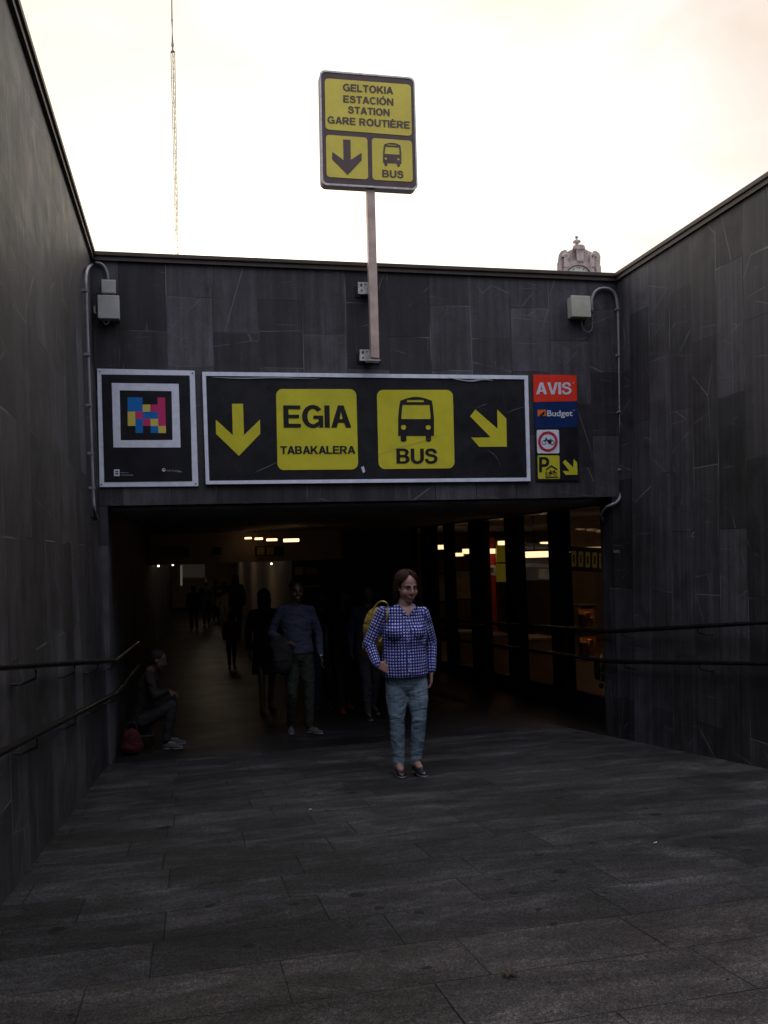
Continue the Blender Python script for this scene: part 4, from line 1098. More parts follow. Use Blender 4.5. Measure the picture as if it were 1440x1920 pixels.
# ------------------------------------------------------------------ clock pavilion beyond the wall
KY = 60.0
ck = empty('clock_tower', (at(1085, 520, KY).x, KY, ZP), 'carved stone clock gable with a ball finial above the wall at the right', 'clock tower')
SHEAR[0] = ray(1085, 500).x / ray(1085, 500).y
gable = [(1048, 520), (1046, 488), (1047.5, 478), (1052, 471), (1058, 468.5), (1062, 468.6), (1063.5, 472), (1070, 468.5), (1077, 465.5), (1080, 464), (1091, 464.3), (1096.5, 466.5), (1104, 470.5), (1111, 473.5), (1113.5, 470), (1119, 470.8), (1124, 475), (1126, 481), (1124.5, 485), (1125.5, 495), (1127.5, 520)]
decal('gable', [gable], KY, m_stone, ck, 1.6)
decal('base_block', [[(1044.5, 494), (1047, 489), (1053, 490), (1055, 530), (1044.5, 530)]], KY - 0.15, m_stone, ck, 1.9)
decal('base_block', [[(1118, 496), (1123, 494), (1127, 500), (1128, 530), (1117, 530)]], KY - 0.15, m_stone, ck, 1.9)
def ringp(x, y, r0_, r1_, a0_, a1_, n=24):
    return [(x + r1_ * math.cos(math.radians(a0_ + (a1_ - a0_) * k / n)), y - r1_ * math.sin(math.radians(a0_ + (a1_ - a0_) * k / n))) for k in range(n + 1)] + \
           [(x + r0_ * math.cos(math.radians(a1_ + (a0_ - a1_) * k / n)), y - r0_ * math.sin(math.radians(a1_ + (a0_ - a1_) * k / n))) for k in range(n + 1)]
decal('arch_moulding', [ringp(1084.8, 521, 25, 33, 0, 180)], KY - 0.25, m_stone, ck, 0.24)
decal('arch_shadow_gap', [ringp(1084.8, 521, 23.2, 26, 0, 180)], KY - 0.12, plain('dark_bronze', (0.06, 0.045, 0.04), 0.5), ck, 0.1)
decal('clock_face', [circ(1084.8, 521, 23.2, None, 48)], KY - 0.06, m_clock, ck, 0.05)
for k in range(12):
    aa = math.radians(90 - 30 * k); r_a, r_b = 16.5, 20.5
    x, y = 1084.8 + r_b * math.cos(aa), 521 - r_b * math.sin(aa)
    x2, y2 = 1084.8 + r_a * math.cos(aa), 521 - r_a * math.sin(aa)
    n = Vector((-(y2 - y), x2 - x)).normalized() * 1.6
    if k == 0:
        loops = [bar((x - 2.6, y), (x2 + .2, y2), .8), bar((x + 2.0, y), (x2 + 2.0, y2), .7)]
    else: loops = [bar((x, y), (x2, y2), 1.2)]
    decal('numeral', loops, KY - 0.075, m_ink, ck)
decal('clock_hand', [bar((1084.8, 521), (1084.8, 505 + 3), 1.2), bar((1086, 522), (1094, 526), 1.6)], KY - 0.09, m_ink, ck)
decal('keystone', [[(1079.5, 463), (1095.5, 463.5), (1094, 489), (1082, 488.5)]], KY - 0.38, m_stone, ck, 0.37)
decal('cap_moulding', [[(1073.5, 465.5), (1075, 461), (1080, 458), (1093, 458.3), (1096.5, 461), (1097, 464.5), (1093, 466.5), (1077, 466)]], KY - 0.5, m_stone, ck, 1.2)
for side, cx in ((-1, 1061), (1, 1111)):
    bm = bmesh.new()
    pts = []
    for k in range(30):
        a_ = k / 29 * 2.3 * PI; r_ = 7.0 - k * 0.2
        pts.append(at(cx + side * r_ * math.cos(a_) * .8, 483 - r_ * math.sin(a_), KY - 0.12))
    tube(bm, pts, 0.12, 8)
    build('scroll', bm, m_stone, ck, True)
    decal('consoles', [[(cx - 4, 484), (cx + 4, 484), (cx + 5 - side * 2, 500), (cx - 5 - side * 2, 500)]], KY - 0.3, m_stone, ck, 0.3)
SHEAR[0] = 0.0
fc = at(1085, 462, KY)
s_ = KY / F_PX * 1.02
prof = [(7.5, 0), (7.8, 2), (4.2, 4), (2.8, 7), (2.6, 10), (3.4, 12), (7.8, 15), (8.2, 17), (6.0, 19), (2.2, 20.5), (1.3, 22), (1.2, 23)]
bm = bmesh.new(); lathe(bm, [(r_ * s_, z * s_) for r_, z in prof], (fc.x, KY + 0.3, fc.z - 4 * s_ + 0.0), 20)
build('finial', bm, m_stone, ck, True)
bm = bmesh.new(); bmesh.ops.create_uvsphere(bm, u_segments=16, v_segments=10, radius=3.3 * s_, matrix=Matrix.Translation((fc.x, KY + .3, fc.z + 21.5 * s_)))
build('finial_ball', bm, m_stone, ck, True)
xa, xb = at(1020, 530, KY).x, at(1150, 530, KY).x; zt_ = at(1085, 522, KY).z
bm = bmesh.new(); box(bm, xa, xb, KY + 0.05, KY + 6, ZP, zt_ - 0.4); box(bm, xa - 0.2, xb + 0.2, KY - 0.15, KY + 6.2, zt_ - 0.4, zt_ - 0.05)
build('tower_shaft', bm, m_stone, ck)

# ------------------------------------------------------------------ people
def ell(bm, c, r, rot=None, seg=16):
    m = Matrix.Translation(Vector(c))
    if rot is not None: m = m @ rot
    m = m @ Matrix.Diagonal((r[0], r[1], r[2], 1))
    bmesh.ops.create_uvsphere(bm, u_segments=seg, v_segments=max(6, seg // 2 + 2), radius=1, matrix=m)
def cap(bm, a, b, ra, rb, seg=14):
    a, b = Vector(a), Vector(b)
    d = b - a; L = d.length
    if L < 1e-5: ell(bm, a, (ra, ra, ra)); return
    t = d / L; s, q = frame_of(t)
    rings = []
    prof = []
    for k in range(4): an = PI / 2 * (k + 1) / 4; prof.append((-ra * math.cos(an), ra * math.sin(an)))
    for k in range(4): an = PI / 2 * k / 4; prof.append((L + rb * math.sin(an), rb * math.cos(an)))
    v0 = bm.verts.new(a - t * ra); v1 = bm.verts.new(b + t * rb)
    for z, r in prof:
        rings.append([bm.verts.new(a + t * z + (s * math.cos(2 * PI * k / seg) + q * math.sin(2 * PI * k / seg)) * r) for k in range(seg)])
    for A, B in zip(rings, rings[1:]):
        for k in range(seg): bm.faces.new((A[k], A[(k + 1) % seg], B[(k + 1) % seg], B[k]))
    for k in range(seg):
        bm.faces.new((v0, rings[0][(k + 1) % seg], rings[0][k])); bm.faces.new((v1, rings[-1][k], rings[-1][(k + 1) % seg]))
def limb(bm, pts, rs):
    for i in range(len(pts) - 1): cap(bm, pts[i], pts[i + 1], rs[i], rs[i + 1])
def loft(bm, rings, seg=20, fwd=Vector((0, -1, 0))):
    """horizontal elliptical sections (centre, half width, half depth), body faces fwd"""
    f = Vector((fwd.x, fwd.y, 0)).normalized(); s = Vector((-f.y, f.x, 0))
    R_ = []
    for c, rx, ry in rings:
        c = Vector(c)
        R_.append([bm.verts.new(c + s * rx * math.cos(2 * PI * k / seg) + f * ry * math.sin(2 * PI * k / seg)) for k in range(seg)])
    for A, B in zip(R_, R_[1:]):
        for k in range(seg): bm.faces.new((A[k], A[(k + 1) % seg], B[(k + 1) % seg], B[k]))
    bm.faces.new(R_[0][::-1]); bm.faces.new(R_[-1])
def grow(name, bm, mat, parent, voxel=0.01, smooth=4, fac=0.5):
    bmesh.ops.recalc_face_normals(bm, faces=bm.faces)
    me = bpy.data.meshes.new(name); bm.to_mesh(me); bm.free()
    o = bpy.data.objects.new(name, me); COL.objects.link(o)
    m = o.modifiers.new('r', 'REMESH'); m.mode = 'VOXEL'; m.voxel_size = voxel
    s = o.modifiers.new('s', 'SMOOTH'); s.factor = fac; s.iterations = smooth
    dg = C.evaluated_depsgraph_get()
    me2 = bpy.data.meshes.new_from_object(o.evaluated_get(dg))
    bpy.data.objects.remove(o); bpy.data.meshes.remove(me)
    me2.name = name
    return link(name, me2, mat, parent, True)
def skin_mat(name, col):
    m = plain(name, col, 0.5, vary=0.12, scale=30)
    m.node_tree.nodes['Principled BSDF'].inputs['Subsurface Weight'].default_value = 0.08
    m.node_tree.nodes['Principled BSDF'].inputs['Subsurface Radius'].default_value = (0.02, 0.008, 0.004)
    return m
m_skin = skin_mat('skin', (0.27, 0.145, 0.115))
m_skin2 = skin_mat('skin_shaded', (0.065, 0.036, 0.027))  # skin darkened to imitate the tunnel shade
def hairmat(name, col):
    m, t, b = newmat(name)
    co = N(t, 'ShaderNodeTexCoord').outputs['Object']
    n = tex(t, co, 90, 4, 0.6, 0.2, (1, 1, 0.2))
    t.links.new(ramp(t, n, [(0.3, tuple(c * .55 for c in col)), (0.7, tuple(c * 1.5 for c in col))]), b.inputs['Base Color'])
    b.inputs['Roughness'].default_value = 0.7; b.inputs['Specular IOR Level'].default_value = 0.12
    bump(t, b, n, 0.8, 0.005)
    return m
m_hairbrown = hairmat('brown_hair', (0.022, 0.009, 0.007))
m_hairblack = hairmat('dark_hair', (0.012, 0.010, 0.010))
m_hairgrey = hairmat('grey_hair', (0.10, 0.09, 0.085))
def fabric(name, col, rough=0.85, wear=None):
    m, t, b = newmat(name)
    co = N(t, 'ShaderNodeTexCoord').outputs['Object']
    a_ = tex(t, co, 12, 5, 0.65, 0.3); f_ = tex(t, co, 220, 2, 0.6)
    c = ramp(t, a_, [(0.3, tuple(x * .72 for x in col)), (0.7, tuple(min(1, x * 1.25) for x in col))])
    c = mix(t, c, ramp(t, f_, [(0.3, (0.8,) * 3), (0.7, (1.2,) * 3)]), 1.0, 'MULTIPLY')
    if wear:
        w2 = tex(t, co, 5, 4, 0.6)
        c = mix(t, c, wear, ramp(t, w2, [(0.45, (0, 0, 0)), (0.7, (0.7,) * 3)]))
    t.links.new(c, b.inputs['Base Color']); b.inputs['Roughness'].default_value = rough
    b.inputs['Specular IOR Level'].default_value = 0.25
    wr_ = tex(t, co, 5.5, 3, 0.5, 0.8, (1, 1, 1.8))
    bump(t, b, wr_, 0.8, 0.05)
    return m
# head in its own frame: looks along -Y, origin at the middle of the head
def head_parts(c, s, yaw, pitch, fine):
    T = Matrix.Translation(Vector(c)) @ Matrix.Rotation(yaw, 4, 'Z') @ Matrix.Rotation(pitch, 4, 'X') @ Matrix.Diagonal((s, s, s, 1))
    return T
def add_head(bm, T, fine=True):
    tmp = bmesh.new()
    ell(tmp, (0, .012, .030), (.074, .094, .088), None, 24)
    ell(tmp, (0, -.018, -.030), (.066, .074, .080), None, 20)
    ell(tmp, (0, -.060, -.088), (.030, .026, .022))
    ell(tmp, (0, -.030, -.075), (.048, .05, .035))
    if fine:
        cap(tmp, (0, -.084, .022), (0, -.103, -.020), .0085, .0125)
        for sx in (-1, 1):
            ell(tmp, (sx * .012, -.098, -.025), (.009, .010, .008))
            ell(tmp, (sx * .038, -.058, -.028), (.026, .026, .030))
            cap(tmp, (sx * .014, -.082, .029), (sx * .044, -.068, .027), .0075, .0075)
            ell(tmp, (sx * .077, .004, -.005), (.010, .020, .032))
        cap(tmp, (-.020, -.086, -.054), (.020, -.086, -.054), .0075, .0075)
        cap(tmp, (-.015, -.084, -.064), (.015, -.084, -.064), .0075, .0075)
    else:
        cap(tmp, (0, -.084, .015), (0, -.102, -.022), .010, .014)
        for sx in (-1, 1): ell(tmp, (sx * .077, .004, -.005), (.012, .020, .032))
    bmesh.ops.transform(tmp, matrix=T, verts=tmp.verts)
    me = bpy.data.meshes.new('h'); tmp.to_mesh(me); tmp.free(); bm.from_mesh(me); bpy.data.meshes.remove(me)
def sub_mesh(T, fn):
    tmp = bmesh.new(); fn(tmp); bmesh.ops.transform(tmp, matrix=T, verts=tmp.verts); return tmp
def add_hand(bm, wrist, d, palm, side, s=1.0, curl=0.5, spread=0.12):
    """d: direction of the fingers, palm: direction the palm faces, side: +1/-1 which edge carries the thumb"""
    wrist, d, palm = Vector(wrist), Vector(d).normalized(), Vector(palm)
    palm = (palm - d * palm.dot(d)).normalized(); e = d.cross(palm) * side
    pw, pl = .038 * s, .088 * s
    for k in range(4):
        off = (k - 1.5) * .0185 * s
        b_ = wrist + d * pl + e * off
        cap(bm, wrist + e * off * .6 + d * .01 * s, b_, .0135 * s, .0115 * s, 8)
        L = (.072, .080, .075, .058)[k if side > 0 or True else 3 - k] * s
        L = (.058, .075, .080, .072)[k] * s
        dd = (d + e * off * 3 * spread / s * .8).normalized(); p = b_
        for j, f in enumerate((.45, .32, .23)):
            an = curl * (j + .6) * .75
            v = (dd * math.cos(an) + palm * math.sin(an)).normalized()
            q = p + v * L * f
            cap(bm, p, q, (.0095 - j * .0009) * s, (.0088 - j * .0011) * s, 8); p = q
    b_ = wrist + d * .028 * s + e * .026 * s
    m_ = b_ + (d * .7 + e * .65 + palm * .25).normalized() * .042 * s
    t_ = m_ + (d * .95 + e * .1 + palm * .35).normalized() * .032 * s
    cap(bm, b_, m_, .014 * s, .0105 * s, 8); cap(bm, m_, t_, .0105 * s, .0085 * s, 8)
def seg_uv(me, segs):
    """lay cloth coordinates (metres) along the nearest limb so a woven check follows the sleeve"""
    uv = me.uv_layers.new(name='cloth')
    fr = []
    for a, b, r in segs:
        t = (b - a).normalized(); ref = Vector((0, 1, 0)); s = (ref - t * ref.dot(t)).normalized(); q = t.cross(s)
        fr.append((a, b, r, t, s, q, (b - a).length))
    for p in me.polygons:
        c = p.center; best = None
        for f in fr:
            u = max(0, min(f[6], (c - f[0]).dot(f[3]))); dd = (c - (f[0] + f[3] * u)).length / f[2]
            if best is None or dd < best[0]: best = (dd, f)
        a, b, r, t, s, q, L = best[1]
        if best[1] is fr[0]:
            for li in p.loop_indices:
                v = me.vertices[me.loops[li].vertex_index].co
                uv.data[li].uv = ((v.x - a.x) + (v.y - a.y) * (0.25 if v.x > a.x else -0.25), v.z)
            continue
        def ang(v): w_ = v - a; return math.atan2(w_.dot(q), w_.dot(s))
        a0_ = ang(c)
        for li in p.loop_indices:
            v = me.vertices[me.loops[li].vertex_index].co; an = ang(v)
            while an - a0_ > PI: an -= 2 * PI
            while an - a0_ < -PI: an += 2 * PI
            uv.data[li].uv = (an * r, (v - a).dot(t))
def gingham():
    m, t, b = newmat('gingham_cloth')
    uv = N(t, 'ShaderNodeUVMap'); uv.uv_map = 'cloth'
    sp = N(t, 'ShaderNodeSeparateXYZ'); t.links.new(uv.outputs[0], sp.inputs[0])
    co = N(t, 'ShaderNodeTexCoord').outputs['Object']
    wob = math_(t, 'MULTIPLY', math_(t, 'SUBTRACT', tex(t, co, 9, 3, 0.6), 0.5), 0.012)
    fs = []
    for i in (0, 1):
        x = math_(t, 'FRACT', math_(t, 'DIVIDE', math_(t, 'ADD', math_(t, 'ADD', sp.outputs[i], wob), 10.0), 0.0235))
        fs.append(math_(t, 'GREATER_THAN', x, 0.53))
    sm = math_(t, 'MULTIPLY', math_(t, 'ADD', fs[0], fs[1]), 0.5)
    r_ = N(t, 'ShaderNodeValToRGB'); r_.color_ramp.interpolation = 'CONSTANT'
    e = r_.color_ramp.elements
    e[0].position = 0; e[0].color = (0.010, 0.013, 0.09, 1)
    e[1].position = 0.9; e[1].color = (0.46, 0.46, 0.66, 1)
    x = e.new(0.4); x.color = (0.022, 0.032, 0.20, 1)
    t.links.new(sm, r_.inputs[0])
    t.links.new(r_.outputs[0], b.inputs['Base Color']); b.inputs['Roughness'].default_value = 0.85
    b.inputs['Specular IOR Level'].default_value = 0.2
    bump(t, b, tex(t, co, 5.0, 3, 0.5, 0.9, (1.5, 1.5, 1)), 0.9, 0.05)
    return m
def shoe(bm, ankle, toe, s=1.0, sole=False):
    ankle, toe = Vector(ankle), Vector(toe)
    d = toe - ankle; d.z = 0; d.normalize(); z0 = toe.z
    heel = Vector((ankle.x, ankle.y, z0)) - d * .045 * s
    tip = heel + d * .25 * s
    R3 = Matrix.Rotation(math.atan2(d.y, d.x), 4, 'Z')
    up_ = Vector((0, 0, 1))
    if sole:
        ell(bm, heel + d * .065 * s + up_ * .014, (.072 * s, .036 * s, .016), R3, 16); ell(bm, tip - d * .075 * s + up_ * .014, (.082 * s, .044 * s, .016), R3, 16)
        cap(bm, heel + d * .05 + up_ * .014, tip - d * .08 + up_ * .014, .014, .014)
    else:
        ell(bm, heel + d * .05 * s + up_ * .042, (.055 * s, .036 * s, .038), R3, 16)
        ell(bm, heel + d * .12 * s + up_ * .036, (.075 * s, .037 * s, .034), R3, 16)
        ell(bm, tip - d * .070 * s + up_ * .028, (.070 * s, .042 * s, .026), R3, 16)

def person(label, root, J, look, fine=False, group=None, h=1.7, girth=1.0):
    """J: joints in world space. look: colours and clothes"""
    t = empty('person', root, label, 'person', group)
    vx = 0.006 if fine else 0.011
    g = girth; k = h / 1.7
    f = Vector(J['fwd']).normalized()
    T = Matrix.Translation(Vector(J['head'])) @ Matrix.Rotation(J.get('hyaw', math.atan2(f.x, -f.y)), 4, 'Z') @ Matrix.Rotation(J.get('hpitch', 0), 4, 'X') @ Matrix.Diagonal((k * J.get('hs', 1), k * J.get('hs', 1), k * J.get('hs', 1), 1))
    sk = look.get('skin', m_skin2)
    bm = bmesh.new()
    add_head(bm, T, fine)
    hd, nk, pel = Vector(J['head']), Vector(J['neck']), Vector(J['pelvis'])
    cap(bm, hd + Vector((0, .012, -.06 * k)), nk, .052 * k, .06 * k)
    ch = nk.lerp(pel, .35); wa = nk.lerp(pel, .68)
    loft(bm, [(nk + Vector((0, 0, -.02)), .06 * k * g, .05 * k), (nk.lerp(pel, .12), .13 * k * g, .075 * k), (ch, .14 * k * g, .09 * k * g), (wa, .125 * k * g, .09 * k * g), (pel, .14 * k * g, .10 * k * g), (pel - Vector((0, 0, .07)), .12 * k * g, .09 * k * g)], fwd=f)
    for s_, sh_, el_, wr_ in (('L', 'shL', 'elL', 'wrL'), ('R', 'shR', 'elR', 'wrR')):
        limb(bm, [Vector(J[sh_]), Vector(J[el_]), Vector(J[wr_])], [.043 * k, .034 * k, .024 * k])
        hd_ = J.get('hand' + s_)
        if hd_ is None: hd_ = ((Vector(J[wr_]) - Vector(J[el_])).normalized() + Vector((0, 0, -.4)), Vector((1 if s_ == 'L' else -1, 0, 0)) if f.y < 0 else Vector((-1 if s_ == 'L' else 1, 0, 0)), .55, 1 if s_ == 'L' else -1)
        add_hand(bm, J[wr_], hd_[0], hd_[1], hd_[3], .98 * k, hd_[2])
    for hp, kn, an, to in (('hipL', 'knL', 'anL', 'toL'), ('hipR', 'knR', 'anR', 'toR')):
        limb(bm, [Vector(J[hp]), Vector(J[kn]), Vector(J[an])], [.07 * k * g, .05 * k, .034 * k])
        a_, b_ = Vector(J[an]), Vector(J[to])
        cap(bm, a_ + Vector((0, 0, -.02)), b_.lerp(a_, .25 if look.get('shoe') is None else .5) + Vector((0, 0, .035 if look.get('shoe') is None else .022)), .034 * k, (.028 if look.get('shoe') is None else .018) * k)
    grow('body', bm, sk, t, vx, 5 if fine else 4, .5)
    # upper garment
    st = look.get('top')
    if st:
        bm = bmesh.new(); gt = look.get('tg', 1.0)
        zt_, hem = nk, Vector(J.get('hem', pel))
        cc = J.get('torso')
        if cc:
            loft(bm, [(Vector(c_), rx, ry) for c_, rx, ry in cc], 28, f)
            for c_, r_ in J.get('bust', []): ell(bm, c_, r_, None, 16)
        else:
            loft(bm, [(nk + Vector((0, 0, -.015)), .07 * k, .062 * k), (nk.lerp(pel, .08), .115 * k * g, .085 * k), (nk.lerp(pel, .17), .155 * k * g, .10 * k * g), (nk.lerp(pel, .27), .172 * k * g, .108 * k * g), (ch, .168 * k * g, .118 * k * g), (wa, .152 * k * g, .112 * k * g), (pel, .168 * k * g, .122 * k * g), (hem, .170 * k * g, .124 * k * g)], 24, f)
        sl = look.get('sleeve', 1.0)
        segs = [(hem, nk, .16 * k * g)]
        for sh_, el_, wr_ in (('shL', 'elL', 'wrL'), ('shR', 'elR', 'wrR')):
            S_, E_, W_ = Vector(J[sh_]), Vector(J[el_]), Vector(J[wr_])
            cap(bm, nk.lerp(S_, .25) + Vector((0, 0, -.018)), S_ + Vector((0, 0, .004)), .045 * k, .049 * k * gt)
            if sl >= .9:
                W2 = E_.lerp(W_, .93)
                limb(bm, [S_, S_.lerp(E_, .5), E_, E_.lerp(W_, .5), W2], [.056 * k * gt, .056 * k * gt, .052 * k * gt, .046 * k * gt, .038 * k * gt])
                segs += [(S_, E_, .055 * k), (E_, W_, .045 * k)]
            else:
                E2 = S_.lerp(E_, sl * 1.3); limb(bm, [S_, E2], [.062 * k * gt, .052 * k * gt]); segs.append((S_, E2, .055 * k))
        o = grow(look.get('topname', 'shirt'), bm, st, t, vx, 4, .5)
        if look.get('check'): seg_uv(o.data, segs)
        J['_shirt'] = o
    # trousers, skirt or dress
    bt = look.get('bottom')
    if bt:
        bm = bmesh.new(); tr_ = look.get('trg', 1.0)
        wz = wa.lerp(pel, .6)
        loft(bm, [(wz, .142 * k * g, .104 * k * g), (pel, .158 * k * g, .115 * k * g), (pel - Vector((0, 0, .07 * k)), .150 * k * g, .108 * k * g), (pel - Vector((0, 0, .14 * k)), .10 * k * g, .075 * k * g)], 24, f)
        if look.get('skirt'):
            hz = look['skirt']
            loft(bm, [(pel, .16 * k * g, .12 * k), (pel - Vector((0, 0, hz)), .20 * k * g, .17 * k)], 24, f)
        else:
            for hp, kn, an in (('hipL', 'knL', 'anL'), ('hipR', 'knR', 'anR')):
                H_, K_, A_ = Vector(J[hp]), Vector(J[kn]), Vector(J[an])
                A2 = K_.lerp(A_, look.get('leglen', .96))
                limb(bm, [H_, H_.lerp(K_, .5), K_, K_.lerp(A2, .4), A2], [.088 * k * g * tr_, .080 * k * g * tr_, .062 * k * tr_, .060 * k * tr_, .047 * k * tr_])
        grow(look.get('bottomname', 'trousers'), bm, bt, t, vx, 4, .5)
    for an, to in (('anL', 'toL'), ('anR', 'toR')):
        bm = bmesh.new(); shoe(bm, J[an], J[to], k)
        so = grow('shoe', bm, look.get('shoe', MATS['black_leather']), t, vx, 3, .5)
        bm = bmesh.new(); shoe(bm, J[an], J[to], k, True)
        grow('sole', bm, look.get('sole', MATS['black_leather']), so, vx, 2, .4)
    hr = look.get('hair', m_hairblack)
    bm = bmesh.new(); tmp = bmesh.new()
    ln = look.get('hairlen', 0)
    ell(tmp, (0, .026, .040), (.083, .094, .088), None, 20)
    ell(tmp, (0, .055, -.005), (.074, .058, .070), None, 16)
    if ln:
        ell(tmp, (0, .034, .030), (.093, .092, .092), None, 20)
        for sx in (-1, 1):
            cap(tmp, (sx * .062, .02, .035), (sx * .078, .030, -.03), .020, .020)
            cap(tmp, (sx * .082, .025, -.03), (sx * .074, .035, -.05 - ln), .022, .012)
        ell(tmp, (0, .062, -.03 - ln * .5), (.078, .040, .05 + ln * .6), None, 16)
    bmesh.ops.transform(tmp, matrix=T, verts=tmp.verts)
    me = bpy.data.meshes.new('h'); tmp.to_mesh(me); tmp.free(); bm.from_mesh(me); bpy.data.meshes.remove(me)
    ho = grow('hair', bm, hr, t, vx, 3, .5)
    if fine:        # loose strands over the cap
        tmp = bmesh.new(); rs_ = random.Random(3)
        cx_, cy_, cz_ = 0.0, .020, .040
        for q_ in range(330 if ln else 160):
            az = rs_.uniform(-PI, PI)                       # 0 = over the face, sides at +-90 degrees
            if abs(az) < .12: az = math.copysign(.12 + rs_.random() * .3, az)
            sg = 1 if az > 0 else -1
            L0 = rs_.uniform(.06, .35) if abs(az) > 1.2 else rs_.uniform(.10, .62); pts_ = []
            bul = rs_.uniform(-.002, .005)
            for q2 in range(7):
                ph = L0 + (1.62 - L0) * q2 / 6
                a2 = az if abs(az) > 1.25 else az + (sg * 1.32 - az) * min(1, (ph - L0) / (1.15)) ** 1.2
                pts_.append(Vector((cx_ + (.087 + bul) * math.sin(a2) * math.sin(ph), cy_ - (.104 + bul) * math.cos(a2) * math.sin(ph), cz_ + (.090 + bul) * math.cos(ph))))
            if ln and abs(az) < 2.9:
                dn = rs_.uniform(.35, 1.15) * (ln + .075); e_ = pts_[-1]
                out_ = Vector((e_.x, e_.y - cy_, 0)).normalized()
                pts_ += [e_ + out_ * .004 + Vector((0, 0, -dn * .5)), e_ - out_ * rs_.uniform(0, .016) + Vector((rs_.uniform(-.004, .004), 0, -dn))]
            elif not ln: pts_ = pts_[:6]
            sp_ = smooth_path(pts_, 2)
            tube(tmp, sp_, [.0038] * (len(sp_) - 1) + [.0012], 4)
        bmesh.ops.transform(tmp, matrix=T, verts=tmp.verts)
        m0 = bmesh.new(); m0.from_mesh(ho.data); me_ = bpy.data.meshes.new('s'); tmp.to_mesh(me_); tmp.free(); m0.from_mesh(me_); bpy.data.meshes.remove(me_)
        m0.to_mesh(ho.data); m0.free()
        for p_ in ho.data.polygons: p_.use_smooth = True
    if fine:
        def eyes(b):
            for sx in (-1, 1): ell(b, (sx * .031, -.0775, .012), (.0125, .008, .0055), None, 10)
        build('eye', sub_mesh(T, lambda b: ell(b, (.031, -.0775, .012), (.0125, .008, .0045), None, 10)), MATS['eye_dark'], t, True)
        build('eye', sub_mesh(T, lambda b: ell(b, (-.031, -.0775, .012), (.0125, .008, .0045), None, 10)), MATS['eye_dark'], t, True)
        for sx in (-1, 1):
            build('eyebrow', sub_mesh(T, lambda b: cap(b, (sx * .016, -.092, .034), (sx * .046, -.078, .034), .0035, .0025, 8)), hr, t, True)
        def lip(b):
            cap(b, (-.016, -.0905, -.0590), (0, -.0945, -.0560), .0025, .0042, 8); cap(b, (0, -.0945, -.0560), (.016, -.0905, -.0590), .0042, .0025, 8)
            cap(b, (-.013, -.0905, -.0655), (.013, -.0905, -.0655), .0045, .0045, 8)
        build('mouth', sub_mesh(T, lip), MATS['lip'], t, True)
    return t
plain('black_leather', (0.012, 0.012, 0.016), 0.35, vary=0.2); plain('eye_dark', (0.02, 0.014, 0.012), 0.2); plain('lip', (0.36, 0.12, 0.11), 0.4)
plain('pale_sole', (0.12, 0.115, 0.11), 0.6)

# the woman in the checked shirt
foot = on_floor(770, 1452)
WY = foot.y
def W(x, y, dy=0.0): return at(x, y, WY + dy)
zf = ramp_z(WY)
def toe(x, y):
    p = on_floor(x, y); return p
J = dict(hs=1.07, fwd=(-0.10, -1, 0), head=W(763, 1101, -.02), neck=W(757, 1142, .0), pelvis=W(761, 1268, .02), hem=W(759, 1262, 0),
         shR=W(717, 1149, .02), elR=W(692, 1206, .06), wrR=W(707, 1246, -.06), shL=W(793, 1150, 0), elL=W(808, 1203, .06), wrL=W(809, 1260, -.02),
         hipR=W(744, 1280, .02), knR=W(744.5, 1350, -.02), anR=W(747.5, 1430, .0), hipL=W(780, 1280, .0), knL=W(786, 1345, -.06), anL=W(779.5, 1424, -.02),
         hyaw=math.radians(12), hpitch=math.radians(13),
         handR=(Vector((.85, -.1, -.42)), Vector((0, 1, -.1)), .35, 1), handL=(Vector((-.12, -.05, -1)), Vector((-1, 0.1, 0)), .55, 1))
J['toR'] = on_floor(753, 1459); J['toL'] = on_floor(790, 1455)
J['torso'] = [(W(759, 1131, .02), .060, .058), (W(758, 1136, .02), .095, .072), (W(757, 1143, .02), .145, .092), (W(757, 1158, .02), .168, .112), (W(758, 1172, .01), .180, .13), (W(758, 1190, 0), .186, .145),
              (W(758.5, 1212, 0), .176, .135), (W(758, 1235, 0), .182, .145), (W(758.5, 1255, 0), .188, .148), (W(759, 1266, 0), .186, .146)]
J['bust'] = [(W(741, 1186, -.085), (.075, .075, .07)), (W(779, 1185, -.085), (.075, .075, .07))]
m_ging = gingham()
m_jean = fabric('washed_denim', (0.11, 0.155, 0.205), .85, (0.20, 0.26, 0.32))
look = dict(skin=m_skin, top=m_ging, check=True, topname='checked_shirt', bottom=m_jean, bottomname='jeans', hair=m_hairbrown, hairlen=.065, leglen=1.06, fringe=True, sleeve=1.0, trg=1.0, sole=MATS['pale_sole'])
wo = person('person in blue and white checked shirt and faded jeans standing with one hand in pocket', (foot.x, foot.y, zf), J, look, True, None, 1.66, 1.12)
T_woman = Matrix.Translation(J['head']) @ Matrix.Rotation(J['hyaw'], 4, 'Z') @ Matrix.Rotation(J['hpitch'], 4, 'X')
